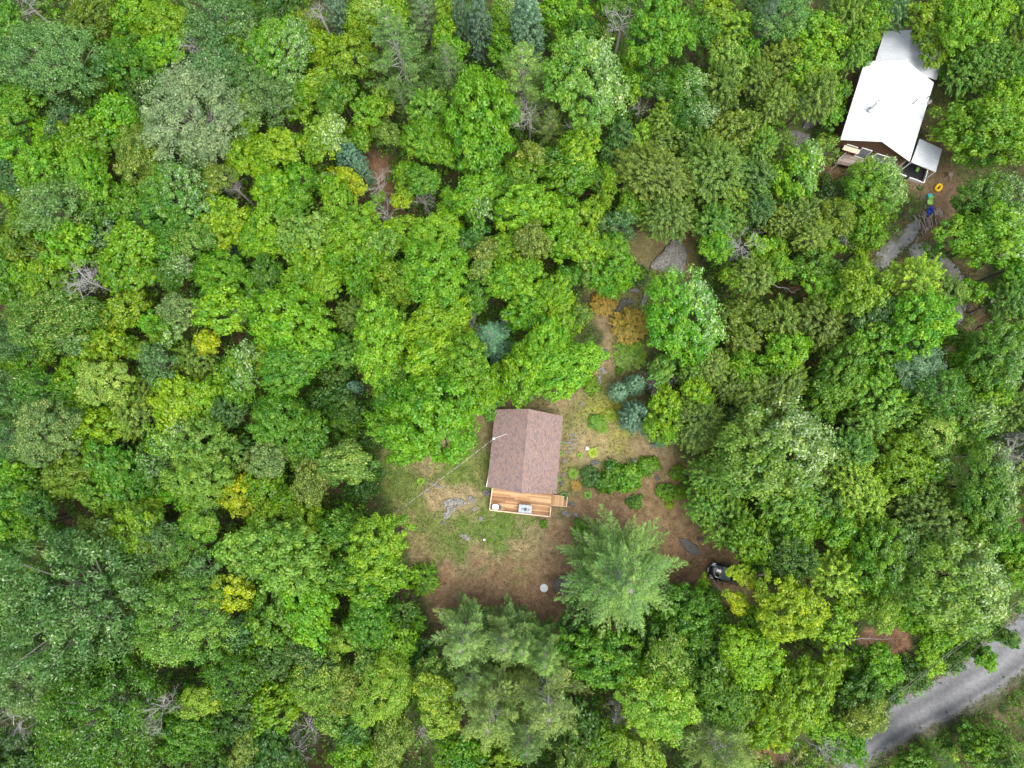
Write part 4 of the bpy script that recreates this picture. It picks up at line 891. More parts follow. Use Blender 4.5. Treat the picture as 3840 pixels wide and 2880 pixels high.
# M leafy, small / medium / large
proto_broad('M1', (1, 2, 3, 101, 102), 1.3, 44, .30, 46, .23, .17, nl=8, brush=.8)
proto_broad('M2', (4, 5, 6, 7, 103, 104, 105), 2.2, 105, .35, 60, .24, .18, nl=14, brush=.95)
proto_broad('M3', (8, 9, 10, 106, 107), 3.6, 255, .41, 74, .25, .19, nl=24, lobes=.20, brush=.95)
# B leafy with silver undersides on one side
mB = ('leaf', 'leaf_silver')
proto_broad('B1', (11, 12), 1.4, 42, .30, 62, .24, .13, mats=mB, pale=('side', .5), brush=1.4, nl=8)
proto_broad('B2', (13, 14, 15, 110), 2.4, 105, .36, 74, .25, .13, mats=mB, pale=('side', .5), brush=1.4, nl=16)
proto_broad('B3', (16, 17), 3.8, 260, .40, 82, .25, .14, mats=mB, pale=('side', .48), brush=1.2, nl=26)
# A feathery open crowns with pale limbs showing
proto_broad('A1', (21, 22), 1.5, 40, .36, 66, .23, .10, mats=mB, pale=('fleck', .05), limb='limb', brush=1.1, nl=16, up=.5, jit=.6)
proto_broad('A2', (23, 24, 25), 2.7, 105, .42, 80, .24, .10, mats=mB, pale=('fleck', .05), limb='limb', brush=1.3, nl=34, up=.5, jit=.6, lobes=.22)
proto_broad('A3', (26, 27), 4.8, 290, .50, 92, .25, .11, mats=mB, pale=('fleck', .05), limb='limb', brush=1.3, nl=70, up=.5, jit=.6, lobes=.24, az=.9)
# L cream flecked
mL = ('leaf', 'leaf_cream')
proto_broad('L1', (31, 32), 1.4, 34, .38, 85, .20, .11, mats=mL, pale=('fleck', .28), nl=8, jit=.6)
proto_broad('L2', (33, 34, 35, 111), 2.4, 84, .46, 100, .20, .11, mats=mL, pale=('fleck', .28), nl=16, jit=.6)
proto_broad('L3', (36, 37), 3.7, 190, .52, 110, .20, .12, mats=mL, pale=('fleck', .26), nl=26, jit=.6)
# U shrubs
proto_broad('U1', (41, 42, 43), 1.0, 30, .28, 60, .15, .10, az=.75, zlo=-.15, nl=8, lobes=.05)
def proto_spray(key, seeds, Rr, az, n_, k, L, W, rad, zlo, limb='bark', tip=.75, cone=0.0):
    """fine sprays of narrow blades: bushy cedars and spruces"""
    lst = []
    for sd_ in seeds:
        r = np.random.default_rng(sd_); C, D = dome_clumps(r, Rr-rad*.5, n_, az, zlo, .10, .15)
        if cone:                                           # pull the upper part in to a point
            hz = C[:, 2]/(Rr*az); f = np.clip(1-.75*(hz-zlo)/(1-zlo), .06, 1)*1.25; xy = np.hypot(C[:, 0], C[:, 1])+1e-6; C[:, :2] *= (np.minimum(1.0, f*Rr*r.uniform(.8, 1.05, n_)/np.maximum(xy, .15)))[:, None]*1.0
        q = n_*k; ci = np.repeat(np.arange(n_), k); d = D[ci]
        ax = nrm(d*np.array([1, 1, .5])+np.array([0, 0, .35])+r.normal(0, .30, (n_, 3))[ci])
        s_ = r.random(q)[:, None]; P = C[ci]+ax*(s_-.35)*rad*2.0+r.normal(0, rad*.30, (q, 3))*(1.1-.7*s_)
        T = nrm(ax+r.normal(0, .38, (q, 3))); N = nrm(np.array([0, 0, 1.0])+d*.4+r.normal(0, .5, (q, 3)))
        V = quads(P, N, T, L*r.uniform(.7, 1.3, q), W*r.uniform(.8, 1.2, q), .05)
        tint = np.clip(r.normal(0, .4, n_), -1, 1)[ci]+(s_[:, 0]-.5)*.8
        lst.append((leaf_mesh('crown', V, tint, None, [MAT['needle']]), limbs_mesh('limbs', r, C, 12, -Rr*az*.6, .03, MAT[limb]), Rr))
    PROTO[key] = lst
proto_spray('C1', (51, 52), 1.3, 1.4, 110, 42, .22, .055, .26, -.4)
proto_spray('C2', (53, 54, 55, 108, 109), 2.2, 1.35, 270, 46, .23, .06, .30, -.4)
proto_spray('C3', (56, 57), 3.4, 1.1, 560, 46, .24, .065, .34, -.4)
proto_spray('S1', (61, 62, 63), 1.6, 2.6, 330, 34, .20, .06, .22, -.75, cone=1)
proto_spray('V1', (64, 65), 1.0, .9, 130, 40, .15, .035, .20, -.1)
def proto_pine(key, seeds, Rr, H):
    lst = []
    for sd_ in seeds:
        r = np.random.default_rng(sd_); P = []; AX = []; tb_ = []; q = MB(); zc = -.40*H
        q.tube([(0, 0, zc), (.05, 0, 0), (0, 0, .5*H)], [.16, .11, .02], 6)
        nw = int(H/.55)
        for w_ in range(nw):
            t_ = w_/(nw-1); z0 = zc+(H*.92)*t_; L0 = Rr*(.45+.55*math.sin(min(1, t_*2.2+.25)*math.pi/2))*(1-t_**1.7)+.35; nb_ = r.integers(4, 7) if Rr < 4 else r.integers(6, 9); a0 = r.uniform(0, 6.28)
            for b_ in range(nb_):
                a_ = a0+b_*6.283/nb_+r.normal(0, .16); L_ = L0*r.uniform(.68, 1.12); rise = .22+.5*t_; d = np.array([math.cos(a_), math.sin(a_), 0])
                bp = [np.array([0, 0, z0])+d*L_*s_+np.array([0, 0, 1])*(L_*rise*(s_**1.6)*.9-.05*L_*s_) for s_ in (0, .35, .7, 1)]
                q.tube(bp, [.04, .032, .02, .008], 4, cap=False)
                btint = r.normal(0, .45)
                nt_ = int(5+L_*4.2)
                for j in range(nt_):
                    s_ = .22+.8*(j+.5)/nt_; p = np.array([0, 0, z0])+d*L_*s_+np.array([0, 0, 1])*(L_*rise*(s_**1.6)*.9); side = 1 if j % 2 else -1
                    sl = (1.05-s_)*L_*.38+.22; an = a_+side*r.uniform(.3, .75); dt = np.array([math.cos(an), math.sin(an), .35+r.normal(0, .12)])
                    if s_ > .93: dt = d+np.array([0, 0, .5])
                    m_ = max(2, int(sl/.20))
                    for i in range(m_): P.append(p+dt*sl*(i+.6)/m_); AX.append(dt); tb_.append(btint)
        P = np.array(P); AX = nrm(np.array(AX)); tb_ = np.array(tb_); k = 7; ci = np.repeat(np.arange(len(P)), k); m_ = len(ci)
        T = nrm(AX[ci]+r.normal(0, .38, (m_, 3))+np.array([0, 0, .22])); PP = P[ci]+T*.10+r.normal(0, .04, (m_, 3))
        V = quads(PP, nrm(np.array([0, 0, 1.])+r.normal(0, .6, (m_, 3))), T, .27*r.uniform(.7, 1.25, m_), .040, .02)
        lst.append((leaf_mesh('crown', V, np.clip(tb_[ci]+r.normal(0, .2, m_), -1.2, 1.2), None, [MAT['needle']]), q.mesh('limbs', MAT['limb']), Rr))
    PROTO[key] = lst
proto_pine('P2', (71, 72, 73), 2.6, 8.5)
proto_pine('P3', (74,), 5.2, 13.0)
def proto_dead(key, seeds, mat, Rr=2.0):
    lst = []
    for sd_ in seeds:
        r = np.random.default_rng(sd_); q = MB()
        def grow(p, d, L_, rad, lv):
            pts = [p]; d = d/np.linalg.norm(d)
            for i in range(4): d = d+r.normal(0, .14, 3)+np.array([0, 0, .05]); d = d/np.linalg.norm(d); pts.append(pts[-1]+d*L_/4)
            q.tube(pts, [rad*.6, rad*.5, rad*.42, rad*.32, rad*.2], 5 if lv < 2 else 3, cap=False)
            if lv < 4:
                for i in range((4, 5, 5, 2)[lv]):
                    w_ = r.integers(1, 5); nd = d+r.normal(0, .75, 3)+np.array([0, 0, .1]); grow(pts[w_], nd, L_*r.uniform(.42, .68), rad*.5, lv+1)
        for i in range(7):
            a_ = i*.9+r.normal(0, .3); grow(np.array([0, 0, -1.2+.35*i]), np.array([math.cos(a_), math.sin(a_), r.uniform(.25, .9)]), Rr*.85, .05, 1)
        grow(np.array([0, 0, -1.3]), np.array([.15, .1, 1.]), 2.8, .07, 0)
        lst.append((None, q.mesh('limbs', mat), Rr))
    PROTO[key] = lst
proto_dead('X1', (81, 82, 83, 84), MAT['deadwood'])
proto_dead('XB', (85, 86), MAT['deadbrown'])
tq = MB(); tq.tube([(0, 0, -.02), (.02, .01, .35), (-.01, .02, .7), (0, 0, 1)], [1.25, 1, .85, .62], 8); trunk_me = tq.mesh('trunk', MAT['bark'])
tq = MB(); tq.tube([(0, 0, -.02), (.02, .01, .35), (-.01, .02, .7), (0, 0, 1)], [1.25, 1, .8, .5], 8); dtrunk_me = tq.mesh('trunk', MAT['deadwood'])
COLR = dict(v=(.130, .300, .006), b=(.106, .258, .005), m=(.074, .190, .008), d=(.046, .125, .010), y=(.140, .275, .005), Y=(.232, .335, .005), o=(.100, .180, .008), p=(.135, .260, .026), g=(.098, .205, .045), G=(.062, .150, .030), s=(.185, .30, .11), n=(.142, .250, .046), N=(.185, .300, .058), t=(.11, .23, .11), u=(.080, .165, .085), O=(.36, .25, .03))
CNAME = dict(v='lime green', b='bright green', m='mid green', d='dark green', y='yellow green', Y='golden yellow', o='olive green', p='pale green', g='grey green', G='dull dark green', s='silvery pale', n='soft green', N='yellowish green', t='bluish silver', u='blue green', O='orange')
KIND = dict(M=('leafy_tree', '{} leafy tree', 'tree'), B=('silver_leaved_tree', '{} silver-flecked tree', 'tree'), A=('feathery_tree', '{} feathery tree', 'tree'), L=('flecked_tree', '{} cream-flecked tree', 'tree'),
            C=('bushy_evergreen', '{} fine-leaved bushy tree', 'tree'), P=('pine_tree', '{} soft-needled pine', 'pine tree'), S=('spruce_tree', '{} pointed spruce', 'spruce'), X=('dead_tree', 'bare grey dead tree', 'dead tree'))
GRP = dict(M='leafy trees of the forest', B='silver-backed trees of the forest', A='feathery trees of the forest', L='cream-flecked trees of the forest', C='bushy fine-leaved trees of the forest', P='pines', S='blue spruces', X='bare dead trees')
DEFC = dict(M='m', B='m', A='g', L='o', C='o', P='n', S='u', X='s')
TREES = []          # (px, py, r_px, kind, colour, height, label)
def tile(tx, ty, lst):
    for e in lst:
        x, y, r_, kd = e[:4]; c = e[4] if len(e) > 4 and e[4] else DEFC[kd]; h = e[5] if len(e) > 5 else None; lab = e[6] if len(e) > 6 else None
        TREES.append((tx*960+x/1.728, ty*960+y/1.728, r_/1.728, kd, c, h, lab))
tile(0, 0, [(285, 345, 265, 'A', 'g', 14, 'large grey green feathery tree with pale limbs nearest the top left corner'), (50, 450, 110, 'M', 'd'), (90, 690, 150, 'M', 'b'), (20, 110, 100, 'M', 'm'), (180, 25, 85, 'X'), (600, 70, 150, 'M', 'o'), (590, 260, 125, 'M', 'o'), (820, 400, 165, 'M', 'm'), (810, 200, 110, 'M', 'b'), (880, 60, 110, 'M', 'b'), (1110, 150, 150, 'M', 'y'), (1050, 320, 110, 'M', 'b'), (1410, 105, 185, 'A', 'g'), (1565, 225, 115, 'B', 'b'), (1270, 310, 110, 'X'), (1175, 375, 60, 'S'), (1360, 480, 165, 'A', 'g'), (1600, 490, 120, 'A', 'g'),
 (1235, 725, 265, 'A', 's', 14, 'large silvery feathery tree with white limbs in the upper left forest'), (1570, 690, 115, 'B', 'y'), (1500, 370, 70, 'M', 'y'), (740, 745, 130, 'M', 'b'), (900, 980, 180, 'L', 'o'), (560, 900, 145, 'M', 'b'), (400, 770, 100, 'A', 'G'), (260, 860, 90, 'M', 'b'), (275, 1100, 165, 'M', 'b'), (560, 1090, 155, 'M', 'b'), (310, 1330, 170, 'A', 'g'), (60, 990, 105, 'M', 'b'), (30, 1130, 90, 'A', 'G'), (150, 1455, 90, 'M', 'y'), (70, 1290, 50, 'M', 'y'), (120, 1600, 135, 'M', 'o'), (420, 1560, 140, 'M', 'b'), (640, 1530, 110, 'B', 'm'), (845, 1560, 135, 'M', 'y'),
 (1110, 1290, 190, 'B', 'm', 13, 'white-tipped leafy tree standing out in the left forest'), (1285, 1000, 95, 'B', 'm'), (1380, 1160, 110, 'L', 'o'), (1520, 1215, 75, 'X'), (1375, 1390, 125, 'M', 'y'), (1480, 1470, 110, 'M', 'y'), (1550, 1000, 110, 'M', 'y'), (1610, 860, 80, 'M', 'y'), (830, 1320, 130, 'M', 'm'), (600, 1290, 130, 'M', 'm'), (1080, 1560, 135, 'M', 'm'), (1250, 1540, 115, 'L', 'm'), (1440, 1590, 55, 'S'), (1620, 1540, 100, 'M', 'b'), (950, 1420, 95, 'M', 'd'), (640, 480, 110, 'M', 'm'), (600, 600, 95, 'M', 'm'), (900, 640, 100, 'M', 'd'), (240, 660, 75, 'M', 'o'), (1000, 490, 80, 'M', 'm'), (970, 830, 80, 'M', 'm')])
tile(1, 0, [(130, 330, 185, 'B', 'b'), (85, 600, 150, 'A', 'g'), (420, 320, 115, 'M', 'y'), (620, 360, 130, 'M', 'y'), (410, 80, 80, 'X', None, 14), (560, 145, 85, 'S', 'u', 14), (720, 80, 125, 'B', 'y'), (140, 90, 140, 'M', 'd'), (310, 160, 90, 'M', 'o'), (880, 60, 100, 'M', 'y'), (930, 370, 215, 'P', 'n', 16, 'large soft green pine at the top centre of the forest'), (1085, 75, 105, 'P', 's'), (1220, 60, 75, 'M', 'y'), (1215, 190, 70, 'M', 'y'), (1335, 160, 68, 'S', 'u', 13), (1455, 200, 92, 'S', 'u', 14), (1600, 100, 100, 'B', 'b'), (1595, 310, 95, 'M', 'b'), (1260, 330, 90, 'M', 'b'), (1260, 500, 135, 'P', 'n'),
 (1455, 720, 225, 'M', 'b', 13), (1110, 700, 130, 'C', 'm'), (1135, 925, 145, 'M', 'b'), (960, 690, 65, 'P', 'n'), (820, 650, 75, 'L', 'y'), (845, 850, 95, 'L', 'm'), (420, 510, 100, 'M', 'y'), (310, 590, 85, 'M', 'b'), (520, 600, 115, 'M', 'm'), (720, 710, 95, 'M', 'b'), (260, 710, 70, 'M', 'y'), (440, 870, 130, 'B', 'y'), (160, 940, 125, 'M', 'y'), (600, 1010, 88, 'S', 'u', 8), (690, 1130, 60, 'S', 'u', 7), (565, 1160, 95, 'M', 'Y'), (455, 1185, 60, 'B', 'b'), (285, 1150, 90, 'M', 'b'), (90, 1200, 115, 'M', 'b'), (40, 1080, 70, 'M', 'y'), (660, 860, 75, 'M', 'y'), (790, 1200, 90, 'X', None, 7), (840, 1385, 85, 'X', None, 7), (1090, 1295, 75, 'X', None, 7), (955, 1290, 58, 'M', 'Y', 6), (790, 1285, 40, 'M', 'y', 6), (955, 1130, 80, 'M', 'b', 7), (1080, 1160, 88, 'M', 'm'), (1330, 990, 110, 'C', 'd'), (1440, 1235, 125, 'M', 'b'), (1440, 1400, 90, 'B', 'm'), (1260, 1290, 62, 'M', 'b'), (1400, 1080, 70, 'M', 'b'), (1510, 1080, 80, 'M', 'm'), (1620, 1180, 90, 'M', 'm'),
 (605, 1510, 155, 'M', 'y'), (330, 1520, 145, 'M', 'p'), (90, 1400, 125, 'M', 'b'), (80, 1560, 115, 'M', 'y'), (920, 1515, 115, 'M', 'y'), (1165, 1540, 165, 'M', 'v'), (800, 1590, 100, 'M', 'p'), (1390, 1540, 80, 'M', 'd'), (1480, 1620, 78, 'L', 'o'), (520, 1320, 115, 'M', 'b'), (240, 1310, 90, 'M', 'b'), (1600, 1590, 90, 'M', 'b'), (1580, 1360, 80, 'M', 'm')])
tile(2, 0, [(95, 200, 120, 'S', 'u', 15), (320, 80, 130, 'M', 'b'), (440, 190, 105, 'M', 'm'), (485, 500, 230, 'B', 'p', 14, 'large silvery pale tree, broadest of the upper centre forest'), (70, 530, 185, 'P', 'N', 14), (115, 740, 105, 'X', None, 9, 'broken dead tree with brown twigs beside the large silvery tree'), (250, 830, 100, 'P', 'n', 9), (710, 150, 100, 'X', None, 15), (810, 290, 60, 'X', None, 10), (755, 420, 70, 'M', 'y'), (765, 560, 75, 'M', 'b'), (980, 180, 185, 'M', 'b', 15), (690, 40, 100, 'M', 'm'), (600, 245, 85, 'M', 'o'), (1210, 150, 110, 'M', 'm'), (1330, 85, 78, 'M', 'y'), (1450, 175, 105, 'C', 'y'), (1600, 50, 90, 'C', 'd'), (1605, 190, 80, 'P', 't'), (1400, 375, 105, 'M', 'p'), (1550, 340, 70, 'M', 'b'), (1115, 530, 108, 'B', 'm'), (950, 560, 80, 'M', 'd'), (860, 480, 68, 'M', 'm'), (1350, 560, 145, 'C', 'o'), (1600, 510, 115, 'C', 'o'), (830, 700, 85, 'X', None, 7),
 (1000, 770, 105, 'C', 'o'), (1190, 730, 110, 'B', 'm'), (1420, 835, 125, 'M', 'o'), (840, 870, 78, 'C', 'y'), (1010, 900, 100, 'C', 'o'), (1165, 910, 105, 'C', 'm'), (700, 850, 88, 'C', 'd'), (650, 960, 88, 'C', 'd'), (915, 1120, 195, 'C', 'o'), (1290, 1090, 190, 'C', 'o'), (1000, 1365, 165, 'C', 'o'), (1600, 950, 110, 'C', 'm'), (1560, 1130, 115, 'C', 'd'), (440, 980, 125, 'M', 'y'), (430, 845, 75, 'X', None, 10), (120, 990, 80, 'L', 'o'), (240, 1030, 80, 'M', 'm'), (375, 1130, 125, 'M', 'b'), (80, 1120, 100, 'M', 'y'), (110, 1340, 150, 'M', 'v'), (330, 1370, 105, 'M', 'b'), (490, 1420, 100, 'M', 'y'), (640, 1130, 60, 'M', 'y'), (610, 1235, 68, 'M', 'y'), (765, 1320, 85, 'M', 'b'), (680, 1450, 95, 'A', 'G'), (140, 1560, 108, 'L', 'o'), (310, 1555, 110, 'M', 'b'), (470, 1590, 100, 'M', 'y'), (665, 1610, 88, 'M', 'b'), (1300, 1450, 125, 'C', 'm'), (1400, 1430, 115, 'C', 'o'), (1500, 1590, 105, 'X', None, 11), (1330, 1590, 90, 'M', 'b'), (1600, 1350, 90, 'C', 'd'), (1620, 1600, 70, 'M', 'y'), (1450, 1290, 75, 'C', 'y'), (1570, 1250, 75, 'C', 'm'), (560, 1160, 60, 'C', 'm')])
tile(3, 0, [(100, 110, 130, 'A', 'g'), (310, 195, 135, 'M', 'y'), (500, 110, 120, 'C', 'o'), (660, 120, 120, 'M', 'y'), (570, 290, 110, 'C', 'm'), (90, 440, 145, 'C', 'o'), (310, 430, 125, 'M', 'y'), (300, 600, 145, 'C', 'o'), (60, 650, 110, 'C', 'o'), (820, 80, 95, 'C', 'G'), (620, 335, 70, 'M', 'm', 5), (1065, 138, 134, 'M', 'y', 9), (1270, 110, 165, 'M', 'y', 11), (1430, 60, 130, 'M', 'y', 12), (1065, 345, 72, 'M', 'y', 7), (1278, 462, 128, 'C', 'm', 6), (1390, 330, 150, 'C', 'm', 6.5), (1510, 430, 150, 'C', 'm', 6.5), (1620, 130, 110, 'C', 'm'), (1620, 330, 100, 'C', 'o'), (1425, 840, 212, 'M', 'y', 8.5, 'big yellow green leafy tree right of the white-roofed house'), (1580, 650, 125, 'M', 'y', 8),
 (430, 625, 60, 'M', 'b', 4), (415, 760, 65, 'M', 'b', 4), (500, 560, 50, 'M', 'm', 4), (335, 965, 85, 'A', 'p', 6), (185, 1135, 152, 'B', 'b', 8), (712, 1198, 160, 'B', 'b', 8, 'pale bright leafy tree standing in front of the grey deck of the house'), (410, 1250, 75, 'A', 'G', 5), (200, 1390, 130, 'C', 'o'), (60, 1440, 100, 'C', 'o'), (1450, 1320, 165, 'B', 'm', 10), (1340, 1540, 165, 'M', 'b', 10), (1560, 1480, 160, 'B', 'b', 13), (460, 1390, 95, 'M', 'o'), (630, 1480, 105, 'M', 'b', 7), (300, 1530, 105, 'C', 'o'), (500, 1540, 75, 'X', None, 6), (80, 1600, 60, 'M', 'y'), (400, 1590, 75, 'M', 'y'), (80, 930, 75, 'C', 'o', 4), (620, 1600, 65, 'M', 'y', 6), (1070, 1640, 55, 'A', 'm', 6)])
tile(0, 1, [(300, 160, 150, 'M', 'y'), (130, 110, 85, 'M', 'y'), (560, 160, 140, 'X', None, 13), (330, 390, 205, 'L', 'm'), (60, 90, 95, 'M', 'm'), (40, 240, 85, 'M', 'm'), (55, 530, 130, 'A', 'G'), (430, 510, 105, 'A', 'g'), (260, 600, 88, 'M', 'y'), (800, 355, 108, 'M', 'y'), (760, 80, 125, 'M', 'b'), (910, 135, 85, 'M', 'y'), (1130, 80, 105, 'B', 'm'), (1170, 340, 105, 'L', 'g'), (1440, 130, 148, 'M', 'b'), (1420, 350, 140, 'M', 'y'), (1600, 330, 95, 'A', 'g'), (1080, 490, 90, 'B', 'b'), (960, 430, 60, 'M', 'b'), (1335, 545, 75, 'M', 'Y'), (630, 600, 140, 'M', 'y'), (810, 580, 68, 'M', 'y'), (895, 615, 50, 'M', 'y'), (165, 705, 88, 'M', 'y'), (1260, 680, 120, 'C', 'o'), (1010, 705, 105, 'A', 'G'), (670, 810, 140, 'L', 'p'), (465, 800, 108, 'M', 'b'), (225, 870, 145, 'A', 'm'), (60, 900, 140, 'A', 'G'), (1150, 920, 145, 'M', 'y'), (1310, 950, 105, 'M', 'b'), (520, 975, 95, 'M', 'b'), (650, 1110, 125, 'M', 'y'), (865, 1030, 130, 'C', 'o'), (720, 1000, 75, 'M', 'b'),
 (280, 1150, 178, 'L', 'g'), (40, 1180, 115, 'A', 'G'), (1090, 1180, 128, 'B', 'b'), (1330, 1240, 165, 'M', 'p'), (985, 1340, 118, 'B', 'm'), (1270, 1440, 160, 'M', 'p'), (1540, 760, 145, 'B', 'b'), (1480, 1000, 98, 'C', 'd'), (470, 1400, 168, 'M', 'o'), (740, 1400, 140, 'M', 'm'), (850, 1540, 145, 'M', 'm'), (60, 1400, 108, 'M', 'b'), (100, 1560, 140, 'M', 'm'), (240, 1600, 100, 'M', 'd'), (620, 1530, 108, 'M', 'm'), (1590, 1550, 118, 'M', 'Y'), (1070, 1550, 50, 'M', 'b'), (1230, 1590, 78, 'M', 'y'), (1340, 1620, 70, 'A', 'G'), (960, 1640, 88, 'M', 'y'), (1530, 1240, 88, 'C', 'd'), (1620, 1330, 68, 'L', 'o'), (700, 1250, 88, 'C', 'd'), (905, 870, 80, 'C', 'o')])
tile(1, 1, [(330, 60, 138, 'M', 'y'), (720, 80, 138, 'M', 'b'), (530, 40, 100, 'M', 'b'), (260, 190, 115, 'M', 'b'), (450, 200, 90, 'M', 'y'), (60, 120, 88, 'M', 'm'), (910, 160, 120, 'M', 'y'), (880, 295, 85, 'M', 'y'), (1160, 100, 175, 'M', 'v', 14), (1460, 90, 72, 'L', 'p'), (1590, 140, 105, 'M', 'b'), (1400, 260, 88, 'M', 'm'), (230, 430, 215, 'M', 'b', 13), (30, 640, 105, 'M', 'y'), (50, 300, 78, 'A', 'G'), (250, 700, 165, 'M', 'm'), (660, 380, 115, 'C', 'o'), (560, 600, 108, 'C', 'm'), (785, 560, 190, 'M', 'y', 14), (820, 720, 130, 'M', 'm', 12), (1150, 430, 165, 'M', 'y'), (1120, 665, 140, 'M', 'y', 14), (1330, 730, 165, 'M', 'v', 13), (1285, 540, 98, 'M', 'y'),
 (1530, 550, 122, 'P', 't', 12, 'bluish silver pine among bright trees above the cabin'), (1400, 460, 68, 'X', None, 9), (1640, 420, 58, 'S', 't', 8), (1120, 1050, 235, 'M', 'v', 15, 'broad bright green leafy tree left of the cabin roof'), (920, 900, 110, 'M', 'm', 12), (880, 1130, 115, 'M', 'v', 11), (1010, 1230, 100, 'M', 'v', 9), (1330, 1000, 100, 'M', 'v', 11), (1460, 870, 105, 'M', 'v', 11), (1600, 800, 78, 'M', 'y'), (1490, 985, 58, 'M', 'm', 7), (640, 850, 45, 'S', 'u', 5), (500, 760, 88, 'M', 'd', 6), (130, 1080, 148, 'M', 'm'), (330, 1130, 125, 'M', 'm'), (565, 1340, 150, 'L', 'p', 12, 'cream-flecked pale tree at the left rim of the clearing'), (340, 1460, 110, 'L', 'o'), (70, 1310, 108, 'L', 'g'), (60, 1520, 108, 'M', 'y'), (170, 1610, 80, 'M', 'y'), (560, 1110, 95, 'M', 'm', 5), (720, 1160, 80, 'M', 'd', 4), (690, 1510, 90, 'M', 'd', 5), (730, 1350, 80, 'M', 'd', 5), (290, 1270, 88, 'M', 'm'), (1570, 900, 65, 'M', 'y', 7), (450, 930, 110, 'M', 'd', 5), (600, 1010, 100, 'M', 'd', 5)])
tile(2, 1, [(90, 180, 125, 'M', 'b'), (60, 60, 90, 'M', 'y'), (290, 230, 98, 'M', 'b'), (110, 340, 118, 'M', 'b'), (660, 110, 122, 'M', 'b'), (500, 100, 92, 'L', 'p'), (390, 130, 70, 'M', 'm'), (300, 440, 125, 'M', 'y'), (220, 620, 150, 'M', 'v', 12), (375, 720, 165, 'M', 'v', 13, 'bright green leafy tree just above the cabin roof ridge'), (80, 750, 140, 'M', 'v', 11), (455, 370, 60, 'A', 'p'),
 (1130, 385, 228, 'B', 'b', 11, 'large round tree with white leaf sides right of the orange shrubs'), (1060, 645, 55, 'X', None, 7), (985, 730, 78, 'M', 'p', 9), (930, 830, 92, 'X', None, 7, 'dead twiggy tree hung around the small pale tree in the clearing'), (690, 880, 62, 'S', 't', 5), (800, 830, 66, 'S', 't', 6), (810, 1040, 100, 'S', 'u', 7), (905, 1130, 52, 'S', 't', 4), (970, 1195, 45, 'S', 't', 4), (1010, 1000, 108, 'M', 'y'), (1200, 905, 90, 'M', 'y'), (960, 1110, 80, 'M', 'y'), (1200, 1085, 165, 'C', 'o', 8), (1290, 720, 108, 'C', 'o'), (1170, 770, 80, 'C', 'm'), (1420, 830, 100, 'C', 'o'), (1490, 400, 125, 'M', 'o'), (1560, 130, 115, 'C', 'o'), (1450, 140, 65, 'M', 'y'), (1530, 720, 105, 'M', 'b'), (1560, 900, 125, 'C', 'o'), (1500, 560, 90, 'C', 'o'), (1270, 1420, 115, 'C', 'm', 7), (1250, 1600, 115, 'C', 'b', 7), (1400, 1640, 90, 'C', 'm', 7), (1440, 1050, 80, 'C', 'd', 6)])
tile(3, 1, [(50, 60, 88, 'M', 'y'), (290, 60, 112, 'M', 'm'), (630, 185, 138, 'M', 'y', 13), (470, 230, 98, 'M', 'b'), (930, 160, 150, 'C', 'y'), (1140, 220, 108, 'C', 'o'), (1310, 220, 78, 'M', 'b', 9), (1020, 420, 178, 'M', 'b', 13), (680, 390, 105, 'A', 'G'), (720, 560, 135, 'M', 'b'), (140, 625, 118, 'M', 'b'), (330, 410, 125, 'C', 'o'), (80, 420, 115, 'C', 'o'), (390, 540, 105, 'C', 'o'), (330, 210, 85, 'M', 'b'), (340, 140, 50, 'X'), (100, 840, 135, 'C', 'o'), (450, 810, 172, 'M', 'm'), (700, 900, 150, 'C', 'b'), (850, 1000, 150, 'C', 'b'), (650, 1090, 120, 'C', 'm'), (985, 690, 135, 'A', 't'), (1130, 880, 135, 'A', 'm'), (1100, 800, 75, 'X', None, 11), (1530, 640, 172, 'B', 'm', 13), (1410, 860, 120, 'M', 'b'), (1560, 260, 115, 'C', 'm'), (1600, 70, 75, 'M', 'b'), (1570, 990, 118, 'C', 'o'), (1340, 1080, 135, 'B', 'm'), (1120, 1160, 142, 'L', 'p'),
 (65, 1265, 278, 'B', 'p', 14, 'biggest pale rounded tree, right of the clearing'), (530, 1260, 128, 'C', 'm'), (560, 1460, 155, 'C', 'y'), (440, 1390, 100, 'C', 'o'), (870, 1330, 165, 'M', 'y'), (1080, 1380, 88, 'B', 'b'), (745, 1430, 58, 'X', None, 9), (1550, 1290, 120, 'X', None, 12, 'bare grey dead tree at the right edge of the photo'), (1440, 1510, 185, 'B', 'm', 13), (1010, 1570, 160, 'C', 'o'), (130, 1600, 142, 'C', 'b'), (380, 1610, 122, 'C', 'm'), (640, 1590, 122, 'C', 'y'), (1620, 1400, 85, 'C', 'o'), (1290, 660, 78, 'M', 'b', 8), (1230, 540, 58, 'M', 'm', 6)])
